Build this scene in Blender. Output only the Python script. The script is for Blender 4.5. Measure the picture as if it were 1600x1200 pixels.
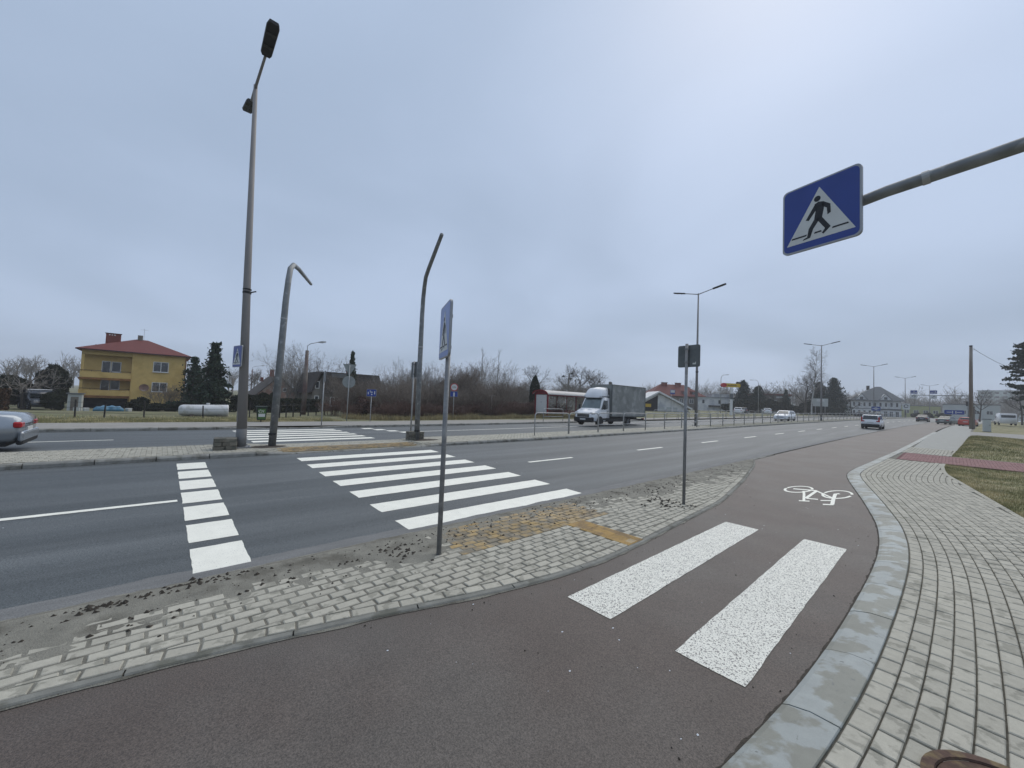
import bpy, bmesh, math, random
from mathutils import Vector, Matrix
R = math.radians
rng = random.Random(7)
for o in list(bpy.data.objects): bpy.data.objects.remove(o)
scene = bpy.context.scene
col = scene.collection

# ------------------------------------------------------------------ camera
cam_d = bpy.data.cameras.new('camera'); cam = bpy.data.objects.new('camera', cam_d); col.objects.link(cam)
F_PX, PITCH, ROLL, YAW, CAM_H = 604.83, 0.0437, 0.0400, 0.8366, 1.9683
fw = Vector((-math.sin(YAW)*math.cos(PITCH), math.cos(YAW)*math.cos(PITCH), math.sin(PITCH)))
rt = Vector((math.cos(YAW), math.sin(YAW), 0)); up = rt.cross(fw)
r2 = math.cos(ROLL)*rt+math.sin(ROLL)*up; u2 = -math.sin(ROLL)*rt+math.cos(ROLL)*up
M3 = Matrix((r2, u2, -fw)).transposed()
cam.matrix_world = Matrix.Translation((0, 0, CAM_H)) @ M3.to_4x4()
cam_d.sensor_fit = 'HORIZONTAL'; cam_d.sensor_width = 36; cam_d.lens = F_PX/1600*36
cam_d.clip_start = 0.05; cam_d.clip_end = 6000
scene.camera = cam

# ------------------------------------------------------------------ sky, sun, exposure
SUN_EL, SUN_AZ = R(52), R(-12)          # azimuth from +Y towards +X
w = bpy.data.worlds.new('World'); scene.world = w; w.use_nodes = True
nt = w.node_tree; nt.nodes.clear()
def wn(t, **k):
    n = nt.nodes.new(t)
    for a, b in k.items(): setattr(n, a, b)
    return n
sky = wn('ShaderNodeTexSky', sky_type='NISHITA', sun_disc=False, sun_elevation=SUN_EL, sun_rotation=SUN_AZ, air_density=1.0, dust_density=3.0)
skys = wn('ShaderNodeVectorMath', operation='SCALE'); skys.inputs['Scale'].default_value = 0.10
nt.links.new(sky.outputs[0], skys.inputs[0])
tc = wn('ShaderNodeTexCoord')
sep = wn('ShaderNodeSeparateXYZ'); nt.links.new(tc.outputs['Generated'], sep.inputs[0])
# stratus deck: project the view direction on a flat cloud layer so that clouds shrink to the horizon
addz = wn('ShaderNodeMath', operation='ADD'); addz.inputs[1].default_value = 0.22; nt.links.new(sep.outputs[2], addz.inputs[0])
mx = wn('ShaderNodeMath', operation='MAXIMUM'); mx.inputs[1].default_value = 0.05; nt.links.new(addz.outputs[0], mx.inputs[0])
dv = wn('ShaderNodeVectorMath', operation='DIVIDE'); nt.links.new(tc.outputs['Generated'], dv.inputs[0])
cmb = wn('ShaderNodeCombineXYZ')
for i in range(3): nt.links.new(mx.outputs[0], cmb.inputs[i])
nt.links.new(cmb.outputs[0], dv.inputs[1])
nz = wn('ShaderNodeTexNoise'); nz.inputs['Scale'].default_value = 0.85; nz.inputs['Detail'].default_value = 4; nz.inputs['Roughness'].default_value = 0.42; nz.inputs['Distortion'].default_value = 0.35
nt.links.new(dv.outputs[0], nz.inputs['Vector'])
cr = wn('ShaderNodeValToRGB'); cr.color_ramp.interpolation = 'EASE'
cr.color_ramp.elements[0].position = 0.27; cr.color_ramp.elements[0].color = (0.292, 0.366, 0.486, 1)
cr.color_ramp.elements[1].position = 0.76; cr.color_ramp.elements[1].color = (0.392, 0.478, 0.628, 1)
nt.links.new(nz.outputs['Fac'], cr.inputs[0])
# overcast luminance: brighter towards the zenith
gr = wn('ShaderNodeMapRange'); gr.inputs['From Min'].default_value = 0.0; gr.inputs['From Max'].default_value = 0.75
gr.inputs['To Min'].default_value = 0.90; gr.inputs['To Max'].default_value = 1.06; nt.links.new(sep.outputs[2], gr.inputs['Value'])
cs = wn('ShaderNodeVectorMath', operation='SCALE'); nt.links.new(cr.outputs[0], cs.inputs[0]); nt.links.new(gr.outputs[0], cs.inputs['Scale'])
mixc = wn('ShaderNodeMix', data_type='RGBA'); mixc.inputs[0].default_value = 0.93
nt.links.new(skys.outputs[0], mixc.inputs[6]); nt.links.new(cs.outputs[0], mixc.inputs[7])
bg = wn('ShaderNodeBackground'); bg.inputs[1].default_value = 1.0
nt.links.new(mixc.outputs[2], bg.inputs[0])
wo = wn('ShaderNodeOutputWorld'); nt.links.new(bg.outputs[0], wo.inputs[0])
sl = bpy.data.lights.new('sun', 'SUN'); sl.energy = 1.5; sl.angle = R(70); sl.color = (1.0, 0.93, 0.82)
so = bpy.data.objects.new('sun', sl); col.objects.link(so)
sd = Vector((math.sin(SUN_AZ)*math.cos(SUN_EL), math.cos(SUN_AZ)*math.cos(SUN_EL), math.sin(SUN_EL)))
so.rotation_euler = sd.to_track_quat('Z', 'Y').to_euler(); so.location = (0, 0, 40)
scene.render.engine = 'CYCLES'
vs = scene.view_settings; vs.view_transform = 'Standard'; vs.look = 'None'; vs.exposure = 0.40; vs.gamma = 1.0; vs.use_curve_mapping = False

# ------------------------------------------------------------------ material helpers
MATS = {}
def mat(name, c, rough=0.8, var=0.15, scale=6.0, bump=0.0, bscale=60.0, metal=0.0, spec=0.4, island=0.0, objr=0.0, stretch=None, c2=None, c2scale=2.0, c2lo=0.45, c2hi=0.6, fine=0.0, fscale=300, c3=None, c3scale=20, c3lo=.6, c3hi=.7, coat=0.0):
    m = bpy.data.materials.new(name); m.use_nodes = True; n = m.node_tree; L = n.links; N = n.nodes
    b = N['Principled BSDF']; b.inputs['Roughness'].default_value = rough; b.inputs['Metallic'].default_value = metal
    b.inputs['Specular IOR Level'].default_value = spec; b.inputs['Coat Weight'].default_value = coat
    t = N.new('ShaderNodeTexCoord'); g = N.new('ShaderNodeNewGeometry')
    vec = g.outputs['Position']
    if stretch:
        mp = N.new('ShaderNodeMapping'); mp.inputs['Scale'].default_value = stretch; L.new(vec, mp.inputs[0]); svec = mp.outputs[0]
    else: svec = vec
    def noise(v, s, d=4, r=.55):
        q = N.new('ShaderNodeTexNoise'); q.inputs['Scale'].default_value = s; q.inputs['Detail'].default_value = d; q.inputs['Roughness'].default_value = r
        L.new(v, q.inputs['Vector']); return q.outputs['Fac']
    def mixcol(a, bcol, f, blend='MIX'):
        q = N.new('ShaderNodeMix'); q.data_type = 'RGBA'; q.blend_type = blend
        for sock, v in ((6, a), (7, bcol)):
            if hasattr(v, 'links'): L.new(v, q.inputs[sock])
            else: q.inputs[sock].default_value = (*v, 1)
        if hasattr(f, 'links'): L.new(f, q.inputs[0])
        else: q.inputs[0].default_value = f
        return q.outputs[2]
    def rngmap(v, a, bb, lo=0., hi=1., clampit=True):
        q = N.new('ShaderNodeMapRange'); q.inputs[1].default_value = a; q.inputs[2].default_value = bb; q.inputs[3].default_value = lo; q.inputs[4].default_value = hi; q.clamp = clampit
        L.new(v, q.inputs[0]); return q.outputs[0]
    def val2col(v):
        q = N.new('ShaderNodeCombineColor')
        for i in range(3): L.new(v, q.inputs[i])
        return q.outputs[0]
    cur = mixcol(c, (0, 0, 0), 0.0)
    if c2: cur = mixcol(cur, c2, rngmap(noise(svec, c2scale), c2lo, c2hi))
    if c3: cur = mixcol(cur, c3, rngmap(noise(vec, c3scale), c3lo, c3hi))
    f = rngmap(noise(svec, scale), 0.25, 0.75, 1-var, 1+var)
    cur = mixcol(cur, val2col(f), 1.0, 'MULTIPLY')
    if fine: cur = mixcol(cur, val2col(rngmap(noise(vec, fscale, 2, .7), 0.3, 0.7, 1-fine, 1+fine)), 1.0, 'MULTIPLY')
    if island: cur = mixcol(cur, val2col(rngmap(g.outputs['Random Per Island'], 0, 1, 1-island, 1+island)), 1.0, 'MULTIPLY')
    if objr:
        oi = N.new('ShaderNodeObjectInfo'); cur = mixcol(cur, val2col(rngmap(oi.outputs['Random'], 0, 1, 1-objr, 1+objr)), 1.0, 'MULTIPLY')
    L.new(cur, b.inputs['Base Color'])
    if bump:
        bp = N.new('ShaderNodeBump'); bp.inputs['Strength'].default_value = bump; bp.inputs['Distance'].default_value = 0.01
        L.new(noise(vec, bscale, 3, .6), bp.inputs['Height']); L.new(bp.outputs[0], b.inputs['Normal'])
    m['_b'] = 1
    MATS[name] = m; return m
def emit_free_glass(name, c, rough=0.08, spec=0.6):
    return mat(name, c, rough=rough, var=0.2, scale=0.8, spec=spec)
def clear_glass(name, tint, alpha):
    m = bpy.data.materials.new(name); m.use_nodes = True; n = m.node_tree; b = n.nodes['Principled BSDF']
    b.inputs['Base Color'].default_value = (*tint, 1); b.inputs['Roughness'].default_value = 0.12; b.inputs['Alpha'].default_value = alpha
    nn = n.nodes.new('ShaderNodeTexNoise'); nn.inputs['Scale'].default_value = 3
    mr = n.nodes.new('ShaderNodeMapRange'); mr.inputs[3].default_value = alpha*.8; mr.inputs[4].default_value = min(1, alpha*1.2)
    n.links.new(nn.outputs['Fac'], mr.inputs[0]); n.links.new(mr.outputs[0], b.inputs['Alpha'])
    return m

# ------------------------------------------------------------------ mesh helpers
class MB:
    def __init__(s): s.v = []; s.f = []
    def add(s, vs, fs):
        o = len(s.v); s.v += [tuple(p) for p in vs]; s.f += [tuple(i+o for i in f) for f in fs]; return s
    def box(s, c, d, rz=0.0, ch=0.0):
        hx, hy, hz = d[0]/2, d[1]/2, d[2]/2; ca, sa = math.cos(rz), math.sin(rz)
        def T(x, y, z): return (c[0]+x*ca-y*sa, c[1]+x*sa+y*ca, c[2]+z)
        if ch <= 0:
            p = [T(x, y, z) for z in (-hz, hz) for x, y in ((-hx, -hy), (hx, -hy), (hx, hy), (-hx, hy))]
            return s.add(p, [(3, 2, 1, 0), (4, 5, 6, 7), (0, 1, 5, 4), (1, 2, 6, 5), (2, 3, 7, 6), (3, 0, 4, 7)])
        k = ch
        p = []
        for z, q in ((-hz, k), (-hz+k, 0), (hz-k, 0), (hz, k)):
            a, b = hx-q, hy-q
            for x, y in ((-a, -b+k*(q == 0)), (-a+k*(q == 0), -b), (a-k*(q == 0), -b), (a, -b+k*(q == 0)), (a, b-k*(q == 0)), (a-k*(q == 0), b), (-a+k*(q == 0), b), (-a, b-k*(q == 0))):
                p.append(T(x, y, z))
        fs = []
        for l in range(3):
            for i in range(8): fs.append((l*8+i, l*8+(i+1) % 8, l*8+8+(i+1) % 8, l*8+8+i))
        fs += [tuple(range(7, -1, -1)), tuple(range(24, 32))]
        return s.add(p, fs)
    def beam(s, p, q, wd, ht, upv=(0, 0, 1)):
        p = Vector(p); q = Vector(q); d = (q-p).normalized(); u = Vector(upv)
        if abs(d.dot(u)) > .99: u = Vector((1, 0, 0))
        sx = d.cross(u).normalized()*wd/2; sy = sx.cross(d).normalized()*ht/2
        pts = [a+i*sx+j*sy for a in (p, q) for i, j in ((-1, -1), (1, -1), (1, 1), (-1, 1))]
        return s.add(pts, [(3, 2, 1, 0), (4, 5, 6, 7), (0, 1, 5, 4), (1, 2, 6, 5), (2, 3, 7, 6), (3, 0, 4, 7)])
    def tube(s, path, rad, seg=8, cap=True):
        path = [Vector(p) for p in path]; n = len(path)
        if not isinstance(rad, (list, tuple)): rad = [rad]*n
        ref = None; rings = []
        for i in range(n):
            d = (path[min(i+1, n-1)]-path[max(i-1, 0)]).normalized()
            if ref is None: ref = Vector((0, 0, 1)) if abs(d.z) < .9 else Vector((1, 0, 0))
            a = d.cross(ref).normalized(); ref = a.cross(d).normalized()
            rings.append([path[i]+rad[i]*(math.cos(2*math.pi*k/seg)*a+math.sin(2*math.pi*k/seg)*ref) for k in range(seg)])
        fs = []
        for i in range(n-1):
            for k in range(seg): fs.append((i*seg+k, i*seg+(k+1) % seg, (i+1)*seg+(k+1) % seg, (i+1)*seg+k))
        if cap: fs += [tuple(range(seg-1, -1, -1)), tuple((n-1)*seg+k for k in range(seg))]
        return s.add([p for r_ in rings for p in r_], fs)
    def prism(s, poly, o, ax, ay, an, t):
        o = Vector(o); ax = Vector(ax); ay = Vector(ay); an = Vector(an)
        a = [o+ax*x+ay*y for x, y in poly]; b = [p+an*t for p in a]; n = len(poly)
        return s.add(a+b, [tuple(range(n-1, -1, -1)), tuple(range(n, 2*n))]+[(i, (i+1) % n, n+(i+1) % n, n+i) for i in range(n)])
    def loft(s, rings, cap=True):
        n = len(rings[0]); fs = []
        for i in range(len(rings)-1):
            for k in range(n): fs.append((i*n+k, i*n+(k+1) % n, (i+1)*n+(k+1) % n, (i+1)*n+k))
        if cap: fs += [tuple(range(n-1, -1, -1)), tuple((len(rings)-1)*n+k for k in range(n))]
        return s.add([p for r_ in rings for p in r_], fs)
    def mesh(s, name, smooth=False):
        me = bpy.data.meshes.new(name); me.from_pydata([tuple(p) for p in s.v], [], s.f); me.validate(verbose=False)
        bm = bmesh.new(); bm.from_mesh(me)
        if len(bm.faces) < 60000 and s.recalc: bmesh.ops.recalc_face_normals(bm, faces=bm.faces)
        bm.to_mesh(me); bm.free()
        if smooth: me.polygons.foreach_set('use_smooth', [True]*len(me.polygons))
        return me
    recalc = True
    def build(s, name, m, parent=None, smooth=False):
        me = s.mesh(name, smooth); me.materials.append(m); return link(name, me, parent)
def link(name, me, parent=None):
    o = bpy.data.objects.new(name, me); col.objects.link(o)
    if parent is not None: o.parent = parent
    return o
def tag(o, label, cat, group=None):
    o['label'] = label; o['category'] = cat
    if group: o['group'] = group
    return o
def struct(o, label=None):
    o['kind'] = 'structure'
    if label: o['label'] = label
    return o
def thing(name, loc, rz, label, cat, group=None):
    o = bpy.data.objects.new(name, None); col.objects.link(o); o.empty_display_size = .2
    o.location = loc; o.rotation_euler = (0, 0, rz); return tag(o, label, cat, group)
def dup(root, loc, rz=None, label=None, scale=None):
    r = root.copy(); col.objects.link(r); r.location = loc
    if rz is not None: r.rotation_euler = (0, 0, rz)
    if label: r['label'] = label
    if scale: r.scale = scale
    for ch in list(root.children):
        c = ch.copy(); col.objects.link(c); c.parent = r
        for g in ch.children:
            d = g.copy(); col.objects.link(d); d.parent = c
    return r
def rrect(w, h, rad, seg=4):
    p = []
    for cx, cy, a0 in ((w/2-rad, h/2-rad, 0), (-w/2+rad, h/2-rad, 90), (-w/2+rad, -h/2+rad, 180), (w/2-rad, -h/2+rad, 270)):
        for i in range(seg+1):
            a = R(a0+90*i/seg); p.append((cx+rad*math.cos(a), cy+rad*math.sin(a)))
    return p
def circ(r, n=20, cx=0, cy=0): return [(cx+r*math.cos(2*math.pi*i/n), cy+r*math.sin(2*math.pi*i/n)) for i in range(n)]
def text_mb(txt, size, o, ax, ay, an):
    cu = bpy.data.curves.new('t', 'FONT'); cu.body = txt; cu.size = size; cu.align_x = 'CENTER'; cu.align_y = 'CENTER'; cu.resolution_u = 3
    ob = bpy.data.objects.new('t', cu); col.objects.link(ob)
    bpy.context.view_layer.update()
    me = bpy.data.meshes.new_from_object(ob.evaluated_get(bpy.context.evaluated_depsgraph_get()))
    m = MB(); o = Vector(o); ax = Vector(ax); ay = Vector(ay); an = Vector(an)
    m.add([o+ax*v.co.x+ay*v.co.y for v in me.vertices], [tuple(p.vertices) for p in me.polygons])
    bpy.data.objects.remove(ob); bpy.data.meshes.remove(me); return m

# ------------------------------------------------------------------ lie of the land
def curve(y):                     # the road bends gently to the right
    if y <= 0: return 0.0
    if y <= 160: return 3e-4*y*y
    return 7.68+0.096*(y-160)
def rise(y):                      # and climbs about one per cent
    y = min(y, 170)
    return 0.0 if y < 8 else 0.0105*(y-8)**2/(y+4)
XN, XM0, XM1, XF = -5.1, -12.45, -14.75, -22.6     # kerb lines: near, median near, median far, far
def G0(u):
    if u > XN: return 0.0
    if u > XM0: return 0.027*(XN-u)
    if u > XM1: return 0.30
    if u > XF: return 0.15-0.008*(XM1-u)
    return 0.21
def W(u, y, dz=0.0): return (u+curve(y), y, G0(u)+rise(y)+dz)
def smooth(a, b, x):
    t = max(0., min(1., (x-a)/(b-a))); return t*t*(3-2*t)
def terr(u, y):                   # ground beyond the far pavement and right of the near one
    if u < -25: 
        low = 0.19-1.1*smooth(-30, -68, u)*-1*-1
        low = 0.19-1.1*smooth(30, 68, -u)
        hi = 0.24+rise(y)*1.0+0.25*smooth(26, 60, -u)
        k = smooth(8, 30, y); z = low*(1-k)+hi*k
        return z
    return 0.03+rise(y)+0.25*smooth(3, 14, u)*smooth(20, 60, y)
# ------------------------------------------------------------------ materials of the setting
m_asph = mat('asphalt_road', (0.068, 0.077, 0.080), rough=0.60, var=0.20, scale=1.1, stretch=(1.6, 0.10, 1), bump=0.5, bscale=160, spec=0.42, fine=0.55, fscale=75, c2=(0.102, 0.112, 0.115), c2scale=0.9, c2lo=.44, c2hi=.66)
m_bike = mat('asphalt_bike_path', (0.088, 0.070, 0.059), rough=0.62, var=0.13, scale=1.7, bump=0.5, bscale=190, spec=0.42, fine=0.50, fscale=95, c2=(0.098, 0.085, 0.074), c2scale=0.5, c2lo=.42, c2hi=.6)
m_paver = mat('concrete_paver', (0.375, 0.358, 0.300), rough=0.85, var=0.10, scale=22, bump=0.25, bscale=220, objr=0.09, fine=0.14, fscale=300, c2=(0.265, 0.255, 0.212), c2scale=7, c2lo=.54, c2hi=.60, spec=.3)
m_pavers = mat('concrete_paver_far', (0.375, 0.358, 0.300), rough=0.85, var=0.10, scale=22, bump=0.25, bscale=220, island=0.09, fine=0.14, fscale=300, c2=(0.265, 0.255, 0.212), c2scale=7, c2lo=.54, c2hi=.60, spec=.3)
m_ypav = mat('yellow_tactile_paver', (0.34, 0.245, 0.115), rough=0.85, var=0.2, scale=14, bump=0.3, bscale=200, objr=0.15, c2=(0.21, 0.185, 0.14), c2scale=5, c2lo=.38, c2hi=.58, spec=.3)
m_ypavs = mat('yellow_tactile_paver_far', (0.34, 0.255, 0.14), rough=0.85, var=0.2, scale=14, island=0.15, c2=(0.25, 0.21, 0.15), c2scale=4, c2lo=.45, c2hi=.6, spec=.3)
m_ytile = mat('ribbed_yellow_tile', (.42, .28, .11), rough=.8, var=.15, scale=8, objr=.1, c2=(.30, .21, .11), c2scale=6)
m_red = mat('red_paver', (0.245, 0.135, 0.128), rough=0.85, var=0.15, scale=10, island=0.15, spec=.3)
m_bed = mat('paver_bedding_sand', (0.150, 0.142, 0.118), rough=0.95, var=0.25, scale=12, bump=0.6, bscale=120, fine=0.3, fscale=200)
m_dirt = mat('swept_road_dirt', (0.195, 0.188, 0.158), rough=0.97, var=0.22, scale=5, bump=0.9, bscale=70, fine=0.35, fscale=160, c2=(0.115, 0.108, 0.088), c2scale=2.6, c2lo=.50, c2hi=.66, c3=(.05, .045, .035), c3scale=26, c3lo=.66, c3hi=.72)
m_clod = mat('dark_soil', (0.045, 0.038, 0.030), rough=0.97, var=0.4, scale=30, bump=.8, bscale=80)
m_kerb = mat('wet_granite_kerb', (0.285, 0.310, 0.300), rough=0.55, var=0.10, scale=10, bump=0.3, bscale=140, objr=0.10, fine=.10, fscale=300, c2=(0.205, 0.210, 0.180), c2scale=3.6, c2lo=.46, c2hi=.52, c3=(.14, .15, .145), c3scale=22, c3lo=.67, c3hi=.71, spec=.4)
m_kerbm = mat('concrete_kerb', (0.235, 0.235, 0.215), rough=0.85, var=0.2, scale=8, bump=.4, bscale=90, objr=.12, c2=(.14, .135, .115), c2scale=3, c2lo=.5, c2hi=.62)
m_edge = mat('edging_strip_concrete', (0.185, 0.185, 0.165), rough=0.9, var=0.2, scale=9, bump=.4, bscale=120, objr=.12, c2=(.11, .11, .09), c2scale=4, c2lo=.5, c2hi=.62)
m_paint = mat('white_road_paint', (0.80, 0.79, 0.70), rough=0.6, var=0.06, scale=5, bump=0.5, bscale=170, c3=(.28, .29, .29), c3scale=75, c3lo=.63, c3hi=.69, spec=.35)
m_paintc = mat('white_coarse_paint', (0.78, 0.77, 0.69), rough=0.65, var=0.05, scale=5, bump=0.9, bscale=120, c3=(.13, .12, .115), c3scale=80, c3lo=.54, c3hi=.60, spec=.35)
m_soil = mat('bare_soil', (0.060, 0.050, 0.040), rough=.97, var=.4, scale=8, bump=.8, bscale=60)
m_ground = mat('winter_turf', (0.115, 0.118, 0.055), rough=.97, var=.35, scale=1.2, bump=.6, bscale=30, c2=(.165, .150, .088), c2scale=.7, c2lo=.45, c2hi=.6, fine=.3, fscale=25)
m_fpave = mat('far_pavement_concrete', (0.255, 0.245, 0.225), rough=.9, var=.12, scale=2.5, bump=.3, bscale=60, fine=.12, fscale=30)

ROADS = MB  # alias for readability
def frange(a, b, s):
    n = max(1, int(round((b-a)/s))); return [a+(b-a)*i/n for i in range(n+1)]
YS = frange(-30, 30, 2)+frange(30, 200, 5)[1:]+frange(200, 460, 20)[1:]
def strip(us, ys, dz, m, name, parent=None, zf=None):
    b = MB(); b.recalc = False; n = len(us)
    for y in ys:
        for k, u in enumerate(us):
            uu = u+(1e-4 if k == 0 else (-1e-4 if k == n-1 else 0))
            x, yy, z = W(uu, y, dz); b.v.append((x, yy, zf(u, y) if zf else z))
    for i in range(len(ys)-1):
        for k in range(n-1): b.f.append((i*n+k, i*n+k+1, (i+1)*n+k+1, (i+1)*n+k))
    return b.build(name, m, parent)

# ground sheet to the horizon (dips under the paved corridor)
us = [-900, -500, -300, -200, -140, -100, -80, -72, -66, -60, -54, -48, -42, -38, -34, -31, -28, -26.6, -25.6, -24, -8, 0.3, 3.5, 4.2, 6, 9, 14, 20, 30, 50, 90, 160, 300, 600, 900]
gys = [-600, -350, -200, -100, -60, -40, -25]+frange(-20, 60, 4)+frange(60, 200, 10)[1:]+[230, 270, 320, 400, 500, 700, 1000, 1300]
def gz(u, y):
    if -25.5 < u < 4: return terr(5, y)-0.5
    return terr(u, y)-(0.02 if u > 0 else 0)
g = strip(us, gys, 0, m_ground, 'ground', zf=gz); struct(g, 'winter grass ground running out to the horizon')

# carriageways, bike path sheet, far pavement
road = strip([XM0, -10.6, -8.6, -6.8, XN], YS, 0, m_asph, 'road'); struct(road, 'grey asphalt carriageway between island and median')
froad = strip([XF, -20.6, -18.7, -16.7, XM1], YS, 0, m_asph, 'far_road'); struct(froad, 'asphalt carriageway beyond the median')
fpave = strip([-26.0, -24.5, XF-.16], YS, 0, m_fpave, 'far_pavement', zf=lambda u, y: 0.21+rise(y)); struct(fpave, 'plain grey pavement beyond the far carriageway')

def interp(tab, y):
    if y <= tab[0][1]: return tab[0][0]
    for (x0, y0), (x1, y1) in zip(tab, tab[1:]):
        if y <= y1:
            t = (y-y0)/(y1-y0); return x0+(x1-x0)*t
    return tab[-1][0]
def smooth_tab(tab, s=0.25, it=3, lo=None, hi=None):
    ys = frange(tab[0][1], tab[-1][1], s); xs = [interp(tab, y) for y in ys]
    for _ in range(it): xs = [xs[0]]+[(a+2*b+c)/4 for a, b, c in zip(xs, xs[1:], xs[2:])]+[xs[-1]]
    return list(zip(xs, ys))
ISL = smooth_tab([(-4.05, -12), (-3.95, -4), (-3.80, -0.8), (-3.72, -.2), (-3.63, .3), (-3.50, .86), (-3.34, 1.59), (-3.13, 2.28), (-2.90, 3.28), (-2.82, 4.39), (-2.97, 6.57), (-3.13, 8.95), (-3.73, 12.31), (-4.49, 15.77), (-5.05, 17.6)], .2, 6)
KRB = smooth_tab([(-1.35, -12), (-1.25, -3), (-1.0, .9), (-.81, 2.41), (-.75, 2.87), (-.69, 3.51), (-.64, 4.45), (-.605, 5.9), (-.60, 7.21), (-.65, 8.34), (-.80, 9.71), (-1.20, 11.83), (-1.91, 15.21), (-2.12, 16.5), (-2.15, 18.0), (-1.99, 22.9), (-1.82, 28.8), (-1.67, 39.6), (-1.6, 57), (-1.6, 200)], .25, 5)
GRS = smooth_tab([(2.2, -12), (2.1, 4), (1.75, 8), (1.04, 12.64), (.29, 17.86), (.03, 19.3), (-.06, 22.0), (.1, 27), (.53, 37.7), (1.08, 58.8), (1.3, 200)], .5, 3)

# the red-brown bike path: one sheet between island/road edge and the right-hand kerb
bys = frange(-12, 20, .4)+frange(20, 60, 2)[1:]+frange(60, 200, 10)[1:]
b = MB(); b.recalc = False
for y in bys:
    l = max(interp(ISL, y), XN+.10) if y < 17.5 else XN+.10
    l -= 0.03
    r_ = interp(KRB, y)+.03
    for k in range(5):
        u = l+(r_-l)*k/4; b.v.append((u+curve(y), y, rise(y)+(.004 if k else 0)))
for i in range(len(bys)-1):
    for k in range(4): b.f.append((i*5+k, i*5+k+1, i*5+6+k, i*5+5+k))
bike = b.build('bike_path', m_bike); struct(bike, 'dark red-brown asphalt bike path')

# ------------------------------------------------------------------ paint
def paint(u0, u1, y0, y1, m, name, parent, dz=.004, jit=.005):
    """one painted bar lying on the ground, with slightly ragged edges"""
    nu = max(2, int(abs(u1-u0)/.12)); ny = max(2, int(abs(y1-y0)/.12)); b = MB(); b.recalc = False
    for j in range(ny+1):
        for i in range(nu+1):
            u = u0+(u1-u0)*i/nu; y = y0+(y1-y0)*j/ny
            if i in (0, nu): u += rng.uniform(-jit, jit)
            if j in (0, ny): y += rng.uniform(-jit, jit)
            x, yy, z = W(u, y, dz); b.v.append((x, yy, z))
    for j in range(ny):
        for i in range(nu):
            k = j*(nu+1)+i; b.f.append((k, k+1, k+nu+2, k+nu+1))
    return b.build(name, m, parent)
for k in range(7): paint(-11.746+k, -11.246+k, 2.83, 6.97, m_paint, 'zebra_stripe', road)
for k in range(7): paint(-11.98+k*.985, -11.98+k*.985+.76, .36, .88, m_paint, 'yield_line_block', road)
paint(-8.56, -8.44, -14, .30, m_paint, 'lane_line', road)
for k in range(26):
    y = 8.55+k*6.35; paint(-8.64, -8.52, y, y+2.1+.1*k/10, m_paint, 'lane_dash', road)
for k in range(6): paint(-21.75+k*1.0, -21.25+k*1.0, 2.5, 6.9, m_paint, 'zebra_stripe', froad)
for k in range(4): paint(-21.9+k*.95, -21.3+k*.95, 8.4+.3*k, 8.95+.3*k, m_paint, 'yield_line_block', froad)
paint(-18.74, -18.62, -3.1, -1.1, m_paint, 'lane_dash', froad)
paint(-18.74, -18.62, -12.1, -8.1, m_paint, 'lane_dash', froad)
paint(-19.0, -18.86, 9.6, 24, m_paint, 'lane_line', froad)
for k in range(12): paint(-18.9, -18.77, 27+k*7, 29.2+k*7, m_paint, 'lane_dash', froad)
paint(-2.55, -2.04, 3.17, 7.45, m_paintc, 'crossing_band', bike, .008, .004)
paint(-1.45, -.94, 3.19, 7.53, m_paintc, 'crossing_band', bike, .008, .004)

# bicycle symbol on the path, drawn in its own frame (p along the bike, q towards its top)
o0 = Vector((0, 0)); ax2 = Vector((1, 0)); ay2 = Vector((0, 2.4))
bm_ = MB(); bm_.recalc = False
def ribbon(pts, wd):
    pts = [(u, y/2.4) for u, y in pts]; n = len(pts); L_, Rr = [], []
    for i in range(n):
        a = Vector(pts[max(i-1, 0)]); c = Vector(pts[min(i+1, n-1)]); d = (c-a).normalized(); nn = Vector((-d.y, d.x))*wd/2
        L_.append(Vector(pts[i])+nn); Rr.append(Vector(pts[i])-nn)
    P2 = [(p.x, p.y*2.4) for p in L_+Rr]
    bm_.add([W(u, y, .009) for u, y in P2], [(i, i+1, n+i+1, n+i) for i in range(n-1)])
for cu, cy, ru, ry in ((-2.47, 12.15, .225, .58), (-1.73, 12.30, .235, .66)):
    for a0, a1 in ((12, 172), (180, 352)): ribbon([(cu+ru*math.cos(R(a0+(a1-a0)*i/16)), cy+ry*math.sin(R(a0+(a1-a0)*i/16))+.16*math.cos(R(a0+(a1-a0)*i/16))) for i in range(17)], .05)
ribbon([(-2.57, 12.08), (-2.14, 12.36)], .062); ribbon([(-2.14, 12.36), (-2.11, 11.05)], .066); ribbon([(-2.34, 12.0), (-2.24, 11.55), (-2.08, 10.72)], .046)
ribbon([(-2.15, 10.62), (-1.99, 10.78)], .05); ribbon([(-2.10, 11.06), (-1.91, 11.18)], .05); ribbon([(-2.13, 12.30), (-1.72, 11.66)], .046)
ribbon([(-1.71, 12.45), (-1.77, 12.30), (-1.70, 11.6), (-1.61, 10.86)], .066); ribbon([(-1.85, 11.10), (-1.66, 11.36)], .05); ribbon([(-1.74, 10.68), (-1.59, 10.86)], .058)
bm_.build('bicycle_symbol', m_paint, bike)

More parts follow.
